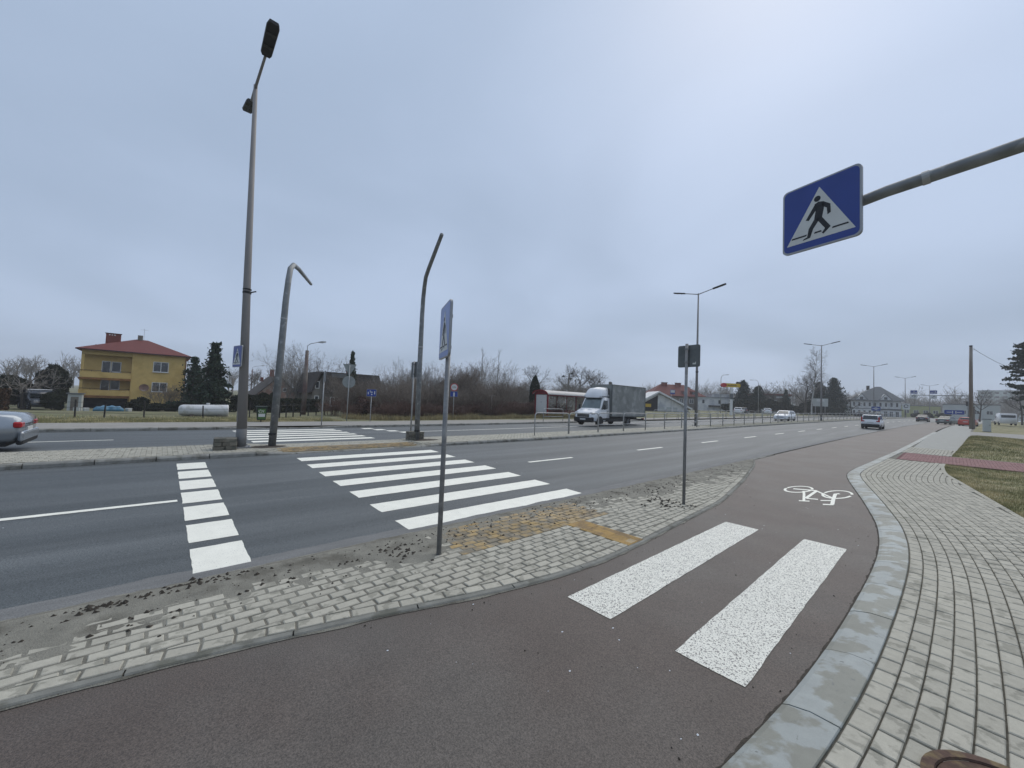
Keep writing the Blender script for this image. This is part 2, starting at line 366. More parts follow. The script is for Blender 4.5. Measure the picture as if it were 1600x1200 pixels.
# ------------------------------------------------------------------ paving stones
def blockmesh(lx, ly, h, ch=.006):
    m = MB(); a, bq = lx/2, ly/2
    for z, q in ((-h, 0), (-ch, 0), (0, ch)):
        m.v += [(-a+q, -bq+q, z), (a-q, -bq+q, z), (a-q, bq-q, z), (-a+q, bq-q, z)]
    m.f = [(8, 9, 10, 11)]+[(l*4+i, l*4+(i+1) % 4, l*4+4+(i+1) % 4, l*4+4+i) for l in (0, 1) for i in range(4)]
    m.recalc = False; return m
def add_block(mb, corners, z, h, ch=.006):
    """corners: 4 ground points anticlockwise"""
    c = Vector((sum(p[0] for p in corners)/4, sum(p[1] for p in corners)/4)); o = len(mb.v)
    for zz, q in ((z-h, 0), (z-ch, 0), (z, ch)):
        for p in corners:
            d = c-Vector(p[:2]); d = d/(d.length or 1)*q*1.4; mb.v.append((p[0]+d.x, p[1]+d.y, zz+rng.uniform(-.0004, .0004)))
    mb.f += [(o+8, o+9, o+10, o+11)]+[(o+l*4+i, o+l*4+(i+1) % 4, o+l*4+4+(i+1) % 4, o+l*4+4+i) for l in (0, 1) for i in range(4)]
cpos = Vector((0, 0, CAM_H))
def in_view(x, y, m=.25):
    d = Vector((x, y, 0))-cpos; z = d.dot(fw)
    if z < .3: return False
    px = d.dot(r2)/z*F_PX; py = d.dot(u2)/z*F_PX
    return abs(px) < 800*(1+m) and abs(py) < 600*(1+m)

# island between road and bike path
isl_b = MB(); isl_b.recalc = False
iy = frange(-12, 17.5, .3)
for y in iy:
    e = max(interp(ISL, y), XN+.02)
    for k in range(3): e2 = max(e-.066, XN+.01); isl_b.v.append((XN+(e2-XN)*k/2+curve(y), y, rise(y)+.021))
for i in range(len(iy)-1):
    for k in range(2): isl_b.f.append((i*3+k, i*3+k+1, i*3+4+k, i*3+3+k))
island = isl_b.build('traffic_island', m_bed); struct(island, 'block-paved island between road and bike path')
ZP = .030
cells = []
BL, BW, J = .212, .118, .020
row = 0; u = XN+.16
while u < -2.7:
    off = (row % 2)*BL/2; y = -4.0+off+rng.uniform(-.01, .01)
    while y < 17:
        y0, y1 = y+J/2, y+BL-J/2
        e0, e1 = interp(ISL, y0)-.20, interp(ISL, y1)-.20
        a, c = u+J/2, u+BW-J/2
        r0, r1 = min(c, e0), min(c, e1)
        if max(r0, r1) > a+.03:
            r0 = max(r0, a+.005); r1 = max(r1, a+.005)
            cells.append(([(a, y0), (r0, y0), (r1, y1), (a, y1)], r0 >= c-1e-6 and r1 >= c-1e-6))
        y += BL
    u += BW; row += 1
# a soldier course along the edge, then the edging strip
k = 0; 
def edge_pts(off, y): 
    e = interp(ISL, y); d = (interp(ISL, y+.1)-interp(ISL, y-.1))/.2; n = math.hypot(1, d); return (e-off/n, y+off*d/n)
edge_cells = []; strip_cells = []
y = -4.0
while y < 16.6:
    y1 = y+.205
    a, b_, c, d = edge_pts(.185, y+.008), edge_pts(.075, y+.008), edge_pts(.075, y1-.008), edge_pts(.185, y1-.008)
    edge_cells.append([a, b_, c, d]); y = y1
y = -4.0
while y < 16.6:
    y1 = y+.98
    strip_cells.append((y+.006, y1-.006)); y = y1
def warp_pts(cs, z): return [(p[0]+curve(p[1]), p[1]) for p in cs]
allc = [('b', cs, full) for cs, full in cells]+[('e', cs, True) for cs in edge_cells]
allc = [c for c in allc if in_view(sum(p[0] for p in c[1])/4, sum(p[1] for p in c[1])/4, 2.0)]
def yellow(cs):
    cu = sum(p[0] for p in cs)/4; cy = sum(p[1] for p in cs)/4
    return (2.9 < cy < 6.0 and -5.0 < cu < -4.03+.02*math.sin(cy*9)) 
def ribbed(cs):
    cu = sum(p[0] for p in cs)/4; cy = sum(p[1] for p in cs)/4
    return 4.92 < cy < 5.34 and -4.03 <= cu < -2.95
allc = [c for c in allc if not (c[0] == 'b' and ribbed(c[1]))]
# the ones that show largest: near the camera and clear of the dirt by the road
def dirtiness(u, y):
    base = smooth(-4.05, -4.75, -0+u) if False else max(0, min(1, (-(u+4.12))/.55))
    return base
def size_key(c):
    cu = sum(p[0] for p in c[1])/4; cy = sum(p[1] for p in c[1])/4
    return (cu*cu+cy*cy)**.5+(0 if in_view(cu, cy, .02) else 100)+(2.0 if cu < -4.3 and not yellow(c[1]) else 0)
allc.sort(key=size_key)
bmesh_full = blockmesh(BW-J, BL-J, .05).mesh('paver'); bmesh_full.materials.append(m_paver)
bmesh_yel = bmesh_full.copy(); bmesh_yel.materials.clear(); bmesh_yel.materials.append(m_ypav)
rest = MB(); rest.recalc = False; resty = MB(); resty.recalc = False
n_ind = 0
for kind, cs, full in allc:
    cu = sum(p[0] for p in cs)/4; cy = sum(p[1] for p in cs)/4
    z = rise(cy)+ZP+rng.uniform(-.0035, .003); yel = yellow(cs)
    if n_ind < 300:
        n_ind += 1
        if kind == 'b' and full:
            o = link('paver', bmesh_yel if yel else bmesh_full, island); o.location = (cu+curve(cy), cy, z); o.rotation_euler = (rng.uniform(-.012, .012), rng.uniform(-.015, .015), rng.uniform(-.015, .015))
        else:
            m = MB(); m.recalc = False; wp = warp_pts(cs, z); m_ = [(p[0]-cu-curve(cy), p[1]-cy) for p in wp]; add_block(m, m_, 0, .05)
            o = m.build('paver', m_ypav if yel else m_paver, island); o.location = (cu+curve(cy), cy, z)
    else:
        jx = [(p[0]+rng.uniform(-.002, .002), p[1]+rng.uniform(-.002, .002)) for p in warp_pts(cs, z)]
        add_block(resty if yel else rest, jx, z, .05)
o = rest.build('paver_field', m_pavers, island); o['kind'] = 'stuff'
if resty.v: o = resty.build('tactile_paver_field', m_ypavs, island); o['kind'] = 'stuff'
for y0, y1 in strip_cells:
    m = MB(); yy = frange(y0, y1, .16); ring = []
    for y in yy:
        a, c = edge_pts(.068, y), edge_pts(0, y); ca = curve(y)
        z = rise(y)+.024
        ring.append([(a[0]+ca, a[1], z-.06), (c[0]+ca, c[1], z-.06), (c[0]+ca, c[1], z-.010), (c[0]+ca-.012, c[1], z), (a[0]+ca+.004, a[1], z), (a[0]+ca, a[1], z-.006)])
    m.loft(ring).build('edging_stone', m_edge, island)
# ribbed guide strip of yellow tiles leading to the crossing
for k in range(3):
    for j in range(2):
        u0 = -4.02+k*.37; m = MB(); c = (u0+.18, 5.03+j*.205, ZP-.025)
        m.box(c, (.36, .198, .05))
        for q in range(5): m.box((c[0], c[1]-.08+q*.04, ZP+.0025), (.345, .018, .005))
        m.build('tactile_tile', m_ytile, island)
# dirt washed over the paving along the road: a thin sheet that the stones break through
from mathutils import noise as mnoise
def fbm(x, y, s, o=4): 
    v = 0; a = 1; t = 0
    for i in range(o):
        v += a*mnoise.noise((x*s, y*s, 3.7+i)); t += a; a *= .55; s *= 2.1
    return v/t
dm = MB(); dm.recalc = False
su, sy = .04, .05; nu = int(2.0/su); d_ys = frange(-4.2, 17.2, sy)
idx = {}
for j, y in enumerate(d_ys):
    e = interp(ISL, y)-.03; tip = smooth(9.5, 11.5, y)
    for i in range(nu+1):
        u = XN-.10+i*su
        if u > e: continue
        cover = 1-(u+5.1)/(.74+.25*fbm(0, y, .8, 2)+.45*tip+.12*math.exp(-((y+.3)/1.6)**2))       # 1 at the kerb, 0 about 0.7 m in
        if 2.7 < y < 6.1: cover -= .55*smooth(2.7, 3.3, y)*(1-smooth(5.6, 6.4, y))
        cover += .55*math.exp(-((y-8.6)/1.6)**2-((u+4.2)/.6)**2)+.9*math.exp(-((y-2.5)/.6)**2-((u+4.35)/.35)**2)
        z = ZP-.0035+.010*max(-1.0, min(1.0, cover*1.3))+.009*fbm(u, y, 2.6)+.005*fbm(u, y, 9, 3)
        if u < XN+.06: z = min(z, .004+.012*(u-XN+.1)/.16+.006*fbm(u, y, 6))
        if z < ZP-.030 and True:
            pass
        idx[(i, j)] = len(dm.v); dm.v.append((u+curve(y), y, rise(y)+z))
for j in range(len(d_ys)-1):
    for i in range(nu):
        q = [(i, j), (i+1, j), (i+1, j+1), (i, j+1)]
        if all(t in idx for t in q): dm.f.append(tuple(idx[t] for t in q))
o = dm.build('washed_dirt', m_dirt, None, smooth=True); o['kind'] = 'stuff'; o['label'] = 'grey dirt washed over the paving along the road edge'; o['category'] = 'dirt'
cl = MB(); cl.recalc = False
def clod(mb, x, y, z, s):
    o = len(mb.v)
    for k in range(5):
        a = 2*math.pi*k/5+rng.random(); mb.v.append((x+s*math.cos(a)*rng.uniform(.6, 1.3), y+s*math.sin(a)*rng.uniform(.6, 1.6), z-.004))
    mb.v.append((x+rng.uniform(-.3, .3)*s, y+rng.uniform(-.3, .3)*s, z+s*rng.uniform(.4, .9)))
    mb.f += [(o+k, o+(k+1) % 5, o+5) for k in range(5)]
for k in range(900):
    y = rng.uniform(-2, 15); u = XN+.08+abs(rng.gauss(0, .42)); 
    if u > interp(ISL, y)-.05: continue
    clod(cl, u+curve(y), y, rise(y)+ZP+.006, rng.choice((.006, .008, .010, .014, .02)))
for cx, cy, n, sx_, sy_ in ((-4.95, .42, 60, .05, .25), (-4.9, -.25, 40, .05, .15), (-4.55, 2.35, 50, .15, .2), (-3.75, 7.7, 60, .25, .3), (-4.5, 8.6, 50, .2, .7)):
    for k in range(n): clod(cl, rng.gauss(cx, sx_), rng.gauss(cy, sy_), ZP+.008, rng.uniform(.01, .03))
o = cl.build('dirt_clods', m_clod); o['kind'] = 'stuff'; o['label'] = 'small dark clods of dirt scattered on the island'; o['category'] = 'dirt'

# ------------------------------------------------------------------ right-hand pavement: kerb stones and curved courses
def frame(tab, off, y):
    e = interp(tab, y); d = (interp(tab, y+.35)-interp(tab, y-.35))/.7; n = math.hypot(1, d)
    return (e+off/n+curve(y), y-off*d/n)
pave_b = MB(); pave_b.recalc = False
py_ = frange(-4, 30, .5)+frange(30, 200, 5)[1:]
for y in py_:
    l = interp(KRB, y)+.24; g_ = max(interp(GRS, y), l+.5)
    for k in range(4): pave_b.v.append((l+(g_-l)*k/3+curve(y), y, rise(y)+.045))
for i in range(len(py_)-1):
    for k in range(3): pave_b.f.append((i*4+k, i*4+k+1, i*4+5+k, i*4+4+k))
m_pavebase = mat('pavement_far_surface', (0.30, 0.30, 0.275), rough=.9, var=.1, scale=3, fine=.12, fscale=40)
pave = pave_b.build('pavement', m_bed); struct(pave, 'grey block pavement with curved courses beside the bike path')
m_far = strip([-1.35, .9], frange(31.5, 180, 4), .062, m_pavebase, 'far_paving', pave)
y = -3.8
while y < 60:
    ln = 1.0 if y < 20 else 2.0
    m = MB(); ring = []
    zt = rng.uniform(-.003, .003)
    for yy in frange(y+.006, y+ln-.006, .25):
        p0, p1, p2, p3 = (frame(KRB, o_, yy) for o_ in (.0, .035, .13, .305))
        z = rise(yy)+zt
        ring.append([(p0[0], p0[1], z-.08), (p3[0], p3[1], z-.08), (p3[0], p3[1], z+.060), (p3[0]-.006, p3[1], z+.066), (p2[0]+.02, p2[1], z+.062), (p2[0], p2[1], z+.057), (p1[0], p1[1], z+.034), (p0[0], p0[1], z+.016)])
    m.loft(ring).build('kerb_stone', m_kerb, pave)
    y += ln
cand = []
CW, CL, CJ = .122, .215, .010
for k in range(36):
    off = .315+CW*k; y = -3.4+(k % 2)*CL/2+rng.uniform(-.02, .02); dy = CL
    lim = 32 if k < 30 else 24
    while y < lim:
        pa, pb = frame(KRB, off+CJ/2, y+CJ/2), frame(KRB, off+CW-CJ/2, y+CJ/2); pc, pd = frame(KRB, off+CW-CJ/2, y+dy-CJ/2), frame(KRB, off+CJ/2, y+dy-CJ/2)
        cx, cy = (pa[0]+pc[0])/2, (pa[1]+pc[1])/2
        if cx-curve(cy) < interp(GRS, cy)-.10 and True and not (23.2 < cy < 27.6) and (cx-.27)**2+(cy-3.20)**2 > .305**2:
            cand.append(([pa, pb, pc, pd], cx, cy))
        y += dy
cand.sort(key=lambda c: c[1]**2+c[2]**2+(0 if in_view(c[1], c[2], .02) else 1e4))
sw_mesh = blockmesh(CW-CJ, CL-CJ, .05).mesh('paver'); sw_mesh.materials.append(m_paver)
rest = MB(); rest.recalc = False
for i, (cs, cx, cy) in enumerate(cand):
    z = rise(cy)+.068+rng.uniform(-.0025, .0025)
    if i < 300:
        o = link('paver', sw_mesh, pave); o.location = (cx, cy, z)
        a = math.atan2(-(cs[3][0]-cs[0][0]), cs[3][1]-cs[0][1]); o.rotation_euler = (rng.uniform(-.012, .012), rng.uniform(-.016, .016), a+rng.uniform(-.01, .01))
    else:
        jx = [(p[0]+rng.uniform(-.0025, .0025), p[1]+rng.uniform(-.0025, .0025)) for p in cs]; add_block(rest, jx, z, .05)
o = rest.build('paver_field', m_pavers, pave); o['kind'] = 'stuff'
# border course along the grass
rest = MB(); rest.recalc = False
y = -3.4
while y < 32:
    if not 23.2 < y < 27.6:
        a, b_ = frame(GRS, -.10, y+.005), frame(GRS, .0, y+.005); c, d = frame(GRS, .0, y+.2), frame(GRS, -.10, y+.2)
        add_block(rest, [a, b_, c, d], rise(y)+.072, .08)
    y += .21
o = rest.build('border_course', m_pavers, pave); o['kind'] = 'stuff'
# manhole
mh = thing('manhole_cover', (.27, 3.20, .066), 0, 'rusty brown round manhole cover set into the block pavement', 'manhole')
m_rust = mat('rusty_iron', (0.085, 0.050, 0.038), rough=.75, var=.4, scale=18, bump=.4, bscale=70, metal=.4, c2=(.13, .095, .05), c2scale=9)
ring_ = MB(); n = 40
for r0, z in ((.355, -.06), (.355, .012), (.340, .016), (.305, .016), (.300, .006), (.300, -.06)): ring_.v += [(r0*math.cos(2*math.pi*i/n), r0*math.sin(2*math.pi*i/n), z) for i in range(n)]
ring_.f = [(l*n+i, l*n+(i+1) % n, (l+1) % 6*n+(i+1) % n, (l+1) % 6*n+i) for l in range(6) for i in range(n)]
ring_.build('rim', m_rust, mh)
lid = MB(); lid.prism(circ(.296, 40), (0, 0, -.04), (1, 0, 0), (0, 1, 0), (0, 0, 1), .045)
for i in range(-4, 5):
    for j in range(-4, 5):
        if i*i+j*j < 18: lid.box((i*.06, j*.06, .009), (.036, .036, .008), R(45*((i+j) % 2)))
lid.build('lid', m_rust, mh)
# red crossing path
rb = MB(); rb.recalc = False
rp_base = strip([-1.55, 1.0, 3, 7.5], frange(23.3, 27.5, .6), .05, m_bed, 'red_path', zf=lambda u, y: rise(y)+.055); struct(rp_base, 'red block path crossing the grey pavement and the grass')
y = 23.3; rw = 0
while y < 27.3:
    u = -1.45+(rw % 2)*.1
    while u < 7.2:
        sl_ = -.12*u
        add_block(rb, [(u+.004+curve(y), y+sl_+.004), (u+.196+curve(y), y+sl_+.004-.02), (u+.196+curve(y), y+sl_+.096-.02), (u+.004+curve(y), y+sl_+.096)], rise(y)+.072, .05); u += .2
    y += .1; rw += 1
o = rb.build('red_paver_field', m_red, rp_base); o['kind'] = 'stuff'

# ------------------------------------------------------------------ median
def zmed(u, y):                   # lowered to the road at the crossing
    k = smooth(2.0, 2.7, y)*(1-smooth(7.0, 7.8, y)); e = max(smooth(-13.25, XM0-.12, u), 1-smooth(XM1+.12, -14.1, u))
    return .30-.075*k*e
md = MB(); md.recalc = False; MYS = frange(-30, 1.6, 2)+frange(1.8, 8, .2)+frange(8.2, 30, 2)+[y for y in YS if y > 30]; mus = [XM1+.16, -14.4, -14.1, -13.7, -13.25, -13.0, -12.8, XM0-.16]
for y in MYS:
    for u in mus: md.v.append((u+curve(y), y, zmed(u, y)+rise(y)-.010))
n = len(mus)
for i in range(len(MYS)-1):
    for k in range(n-1): md.f.append((i*n+k, i*n+k+1, i*n+n+1+k, i*n+n+k))
m_medbase = mat('median_weathered_paving', (0.185, 0.180, 0.150), rough=.95, var=.25, scale=4, bump=.5, bscale=50, fine=.25, fscale=60, c2=(.12, .125, .075), c2scale=1.2, c2lo=.5, c2hi=.62)
median = md.build('median', m_medbase); struct(median, 'block-paved median strip between the two carriageways')
def kerb_run(u0, u1, zlo, side, ya, yb, parent, ln=1.0, flush=None, name='kerb_stone', m_=None):
    y = ya
    while y < yb:
        m = MB(); ring = []; zt = rng.uniform(-.006, .006); du = rng.uniform(-.006, .006)
        for yy in (y+.008, y+ln-.008):
            d = 0
            if flush: d = flush[2] if flush[2] < 0 else flush[2]*smooth(flush[0]-.5, flush[0]+.3, yy)*(1-smooth(flush[1]-.3, flush[1]+.5, yy))
            zt_ = max(G0((u0+u1)/2), .0)+zt-d; 
            a, c = u0+curve(yy)+du, u1+curve(yy)+du; z = rise(yy)+zt_+.004; lo = rise(yy)+zlo-.08
            if side > 0: prof = [(a, lo), (c, lo), (c, z-.035), (c-.03, z), (a+.004, z), (a, z-.01)]
            else: prof = [(a, lo), (c, lo), (c, z-.01), (c-.004, z), (a+.03, z), (a, z-.035)]
            ring.append([(q[0], yy, q[1]) for q in prof])
        m.loft(ring).build(name, m_ or m_kerbm, parent); y += ln
kerb_run(XM0-.16, XM0, .19, 1, -6, 40, median, 1.0, (2.4, 7.4, .078))
kerb_run(XM1, XM1+.16, .14, -1, -6, 10, median, 1.0, (2.4, 7.4, .078))
kerb_run(XF-.16, XF, .08, 1, -8, 40, fpave, 2.0, (2.4, 7.2, .08))
ml = MB(); mr_ = MB()
for nm, mb, u0, u1 in (('kerb_line', ml, XM0-.16, XM0), ('kerb_line', mr_, XM1, XM1+.16)):
    for y0, y1 in zip([40]+[y for y in YS if y > 40], [y for y in YS if y > 40]):
        a = [(u+curve(y), y, G0(-13.6)+rise(y)+dz) for y in (y0, y1) for u, dz in ((u0, .003), (u1, .003), (u1, -.2), (u0, -.2))]
        mb.add(a, [(0, 1, 5, 4), (1, 2, 6, 5), (3, 0, 4, 7)])
    mb.build(nm, m_kerbm, median)
mb = MB(); mb.recalc = False; yb_ = MB(); yb_.recalc = False
u = XM1+.17; rw = 0
while u+.105 < XM0-.165:
    y = -5+(rw % 2)*.1
    while y < 34:
        yel = 2.6 < y < 7.1
        if not (yel and y+.2 > 7.1):
            lift = -.085*smooth(XM0-.9, XM0-.2, u) if yel else 0
            t = yb_ if yel and (u > -13.25 or u < -14.3) else mb
            cs = [(u+.005+curve(y), y+.005), (u+.1+curve(y), y+.005), (u+.1+curve(y), y+.195), (u+.005+curve(y), y+.195)]
            add_block(t, cs, zmed(u, y+.1)+.003+rise(y)+rng.uniform(-.003, .003), .04, .007)
        y += .2
    u += .105; rw += 1
o = mb.build('paver_field', m_pavers, median); o['kind'] = 'stuff'
o = yb_.build('tactile_paver_field', m_ypavs, median); o['kind'] = 'stuff'
# near kerb along the road: low flat stones, mostly under dirt
kerb_run(XN-.02, XN+.12, 0, -1, -5, 20, island, 1.0, (-20, 30, -.012), 'kerb_stone', m_edge)

# dark open seam between bike path and kerb, dusty strip along the gutter
def ragged(name, m_, fn, ys, parent, dz):
    b = MB(); b.recalc = False
    for y in ys:
        a, c = fn(y); b.v += [(a[0], a[1], rise(y)+dz+a[2]), (c[0], c[1], rise(y)+dz+c[2])]
    b.f = [(2*i, 2*i+1, 2*i+3, 2*i+2) for i in range(len(ys)-1)]; return b.build(name, m_, parent)
def seam(y):
    p = frame(KRB, 0, y); w_ = .012+.016*abs(fbm(0, y, 5, 3))*2+.006*rng.random(); return (p[0]-w_, p[1], 0), (p[0]+.006, p[1], .008)
ragged('seam_dirt', m_clod, seam, frange(1.0, 24, .03), bike, .006)
m_dust = mat('gutter_dust', (.150, .152, .150), rough=.85, var=.2, scale=3, fine=.3, fscale=90, stretch=(3, .4, 1))
def gut(y):
    a = W(XN-.30-.10*fbm(1, y, 1.5, 3)-.01*rng.random(), y); c = W(XN-.01, y); r_ = rise(y); return (a[0], a[1], a[2]-r_), (c[0], c[1], .004)
ragged('gutter_dust', m_dust, gut, frange(-12, 40, .08), road, .0025)
def seam2(y):
    p = edge_pts(0, y); cu = curve(y); w_ = .010+.05*max(0, fbm(2, y, 3, 3)); return (p[0]+cu-.004, p[1], .010), (p[0]+cu+w_, p[1], .0005)
ragged('seam_dirt', m_dirt, seam2, frange(-3.5, 16, .04), bike, .0045)

# crumbs and dead leaves on the path
lf = MB(); lf.recalc = False
for k in range(150):
    y = rng.uniform(1.2, 14); e0, e1 = interp(ISL, y)+.03, interp(KRB, y)-.03; u = rng.choice((e0+abs(rng.gauss(0, .15)), e1-abs(rng.gauss(0, .25)), rng.uniform(e0, e1)))
    if e0 < u < e1: clod(lf, u+curve(y), y, rise(y)+.010, rng.choice((.003, .004, .006, .009)))
o = lf.build('path_crumbs', m_clod); o['kind'] = 'stuff'; o['label'] = 'dark crumbs and grit scattered on the bike path'; o['category'] = 'grit'
# ------------------------------------------------------------------ street furniture materials
m_galv = mat('galvanised_steel', (0.20, 0.205, 0.21), rough=.55, var=.18, scale=7, metal=.35, spec=.5, c2=(.28, .285, .285), c2scale=5, c2lo=.5, c2hi=.65, fine=.08, fscale=90)
m_galvl = mat('light_galvanised_rail', (0.33, 0.335, 0.335), rough=.5, var=.15, scale=6, metal=.3, spec=.5)
m_mast = mat('grey_painted_mast', (0.215, 0.205, 0.20), rough=.65, var=.12, scale=3, stretch=(1, 1, .3), metal=.1, spec=.4)
m_mastd = mat('mast_foot_coating', (0.135, 0.138, 0.14), rough=.7, var=.2, scale=6)
m_bent = mat('weathered_zinc_tube', (0.185, 0.195, 0.20), rough=.5, var=.25, scale=5, metal=.4, c2=(.30, .31, .31), c2scale=7, c2lo=.58, c2hi=.68)
m_black = mat('black_housing', (0.012, 0.012, 0.013), rough=.5, var=.3, scale=10)
m_led = mat('led_lens_plate', (0.030, 0.030, 0.030), rough=.25, var=.3, scale=40)
m_blue = mat('sign_blue', (0.014, 0.042, 0.235), rough=.35, var=.08, scale=4, spec=.5)
m_white = mat('sign_white', (0.55, 0.56, 0.54), rough=.45, var=.07, scale=5)
m_sblk = mat('sign_black', (0.012, 0.013, 0.016), rough=.5, var=.2, scale=6)
m_back = mat('sign_back_grey', (0.125, 0.135, 0.135), rough=.5, var=.12, scale=5, metal=.3, c2=(.10, .11, .11), c2scale=3)
m_rim = mat('sign_rim_aluminium', (0.30, 0.31, 0.32), rough=.45, metal=.5, var=.1)
m_sred = mat('sign_red', (0.42, 0.02, 0.025), rough=.4, var=.1)
m_brick = mat('stacked_stone_block', (0.150, 0.138, 0.112), rough=.95, var=.3, scale=16, bump=.7, bscale=60, objr=.3, c2=(.085, .085, .07), c2scale=8)

MAN = [[(.44, .645), (.49, .665), (.555, .645), (.565, .58), (.535, .41), (.435, .41), (.455, .55)],
       [(.445, .64), (.475, .575), (.365, .425), (.325, .445)],
       [(.55, .648), (.64, .575), (.645, .45), (.605, .43), (.595, .535), (.53, .585)],
       [(.435, .415), (.515, .415), (.425, .285), (.385, .165), (.285, .150), (.30, .172), (.345, .185), (.365, .30)],
       [(.465, .415), (.54, .415), (.645, .245), (.555, .165), (.535, .185), (.575, .24)],
       circ(.043, 16, .475, .715),
       [(.13, .205), (.33, .205), (.345, .228), (.14, .228)], [(.435, .205), (.535, .205), (.525, .228), (.445, .228)], [(.66, .205), (.86, .205), (.85, .228), (.67, .228)]]
def sign_face(parent, cx, cz, yo, wd, ht, design, back=m_back, thick=.028, rad=None, m_field=None):
    """plate in the local XZ plane, printed side towards local -Y; yo is the y of the plate's back"""
    X, Z, N = (1, 0, 0), (0, 0, 1), (0, -1, 0)
    rad = wd*.07 if rad is None else rad
    if design in ('round', 'roundback'): poly = circ(wd/2, 28)
    elif design == 'tri': poly = [(0, -ht*.55), (wd/2, ht*.45), (-wd/2, ht*.45)]
    else: poly = rrect(wd, ht, rad)
    pl = MB().prism(poly, (cx, yo, cz), X, Z, N, thick).build('plate', m_rim if design not in ('roundback', 'tri', 'back') else back, parent)
    def layer(poly, d, m_, name, par): return MB().prism(poly, (cx, yo-thick-d, cz), X, Z, N, .0015).build(name, m_, par)
    bk_ = MB().prism([(p[0]*.97, p[1]*.97) for p in poly], (cx, yo+.002, cz), X, Z, (0, 1, 0), .002).build('back_panel', back, pl)
    if design == 'cross':
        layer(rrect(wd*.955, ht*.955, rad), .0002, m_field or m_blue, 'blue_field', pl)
        tr = [(wd*(x-.5), ht*(y-.5)) for x, y in ((.065, .12), (.935, .12), (.5, .885))]
        layer(tr, .002, m_white, 'white_triangle', pl)
        fg = MB()
        for p in MAN: fg.prism([(wd*(x-.5), ht*(y-.5)) for x, y in p], (cx, yo-thick-.0038, cz), X, Z, N, .0015)
        fg.build('walking_figure', m_sblk, pl)
    elif design == 'round':
        layer(circ(wd*.49, 28), .0002, m_sred, 'red_ring', pl); layer(circ(wd*.39, 28), .002, m_white, 'white_field', pl)
        t = text_mb('3,5t', wd*.34, (cx, yo-thick-.0045, cz), X, Z, N); t.build('lettering', m_sblk, pl)
    elif design == 'blue': layer(rrect(wd*.95, ht*.95, rad), .0002, m_blue, 'blue_field', pl)
    return pl
def clamp(parent, z, r, m_=m_galv):
    MB().tube([(0, 0, z-.02), (0, 0, z+.02)], r*1.25, 12).build('clamp', m_, parent)

# sign post by the zebra crossing (near edge)
d = Vector((-.93, .366)); ang = math.atan2(-d.y, -d.x)
t = thing('pedestrian_crossing_sign', (-4.19, 2.67, .02), ang, 'blue pedestrian crossing sign on a grey post by the near zebra edge', 'road sign')
MB().tube([(0, 0, -.15), (0, 0, 3.10)], .031, 14).build('post', m_galv, t, True)
MB().tube([(0, 0, 3.10), (0, 0, 3.12)], .033, 14).build('post_cap', m_black, t)
sign_face(t, 0, 2.80, -.034, .64, .69, 'cross', m_field=mat('sky_sheen_sign_blue', (.050, .115, .37), rough=.3, var=.1, scale=4)); clamp(t, 2.60, .031); clamp(t, 3.0, .031)  # lighter copy of the sign blue: sky reflection painted into the field colour
# post with the back of a small sign on the island
t = thing('small_sign_post', (-3.48, 7.93, .02), R(172), 'grey backs of a small square sign on a thin post at the island', 'road sign')
MB().tube([(0, 0, -.15), (0, 0, 3.26)], .030, 14).build('post', m_galv, t, True)
sign_face(t, -.02, 3.01, -.034, .47, .45, 'back'); clamp(t, 2.88, .030); clamp(t, 3.15, .030)
for z_ in (2.88, 3.15): MB().box((-.02, -.03, z_), (.3, .012, .03)).build('bracket', m_back, t)
MB().box((-.15, -.029, 2.86), (.07, .002, .05)).build('sticker', m_white, t)
# overhead sign on a mast arm
p0, p1 = Vector((-1.42, 6.20)), Vector((-.595, 5.985)); ang = math.atan2((p1-p0).y, (p1-p0).x)
t = thing('overhead_crossing_sign', (3.3, 6.15, .05), 0, 'large blue pedestrian crossing sign hung from a long grey mast arm', 'road sign')
MB().tube([(0, 0, -.2), (0, 0, 2.2), (0, 0, 3.9), (-.10, 0, 4.35), (-.42, 0, 4.66), (-.9, -.02, 4.74), (-2.6, -.13, 4.60), (-3.7, -.10, 4.50), (-4.0, -.045, 4.47), (-4.42, .085, 4.43)], [.095, .09, .085, .082, .08, .078, .070, .064, .062, .060], 18).build('mast_arm', m_bent, t, True)
MB().box((0, 0, .0), (.4, .4, .05)).build('base_plate', m_galv, t)
MB().tube([(-3.42, -.108, 4.527), (-3.36, -.110, 4.532)], .073, 16).build('sleeve', m_galvl, t)
hold = bpy.data.objects.new('sign_panel', None)
me_tmp = MB().prism(rrect(.16, .5, .02), (0, .02, 0), (1, 0, 0), (0, 0, 1), (0, -1, 0), .02).mesh('sign_bracket'); me_tmp.materials.append(m_back)
hold = link('sign_bracket', me_tmp, t); c_ = (p0+p1)/2; hold.location = (c_.x-3.3, c_.y-6.15, 4.465); hold.rotation_euler = (0, 0, ang)
sign_face(hold, 0, 0, -.001, .855, .87, 'cross', thick=.035)

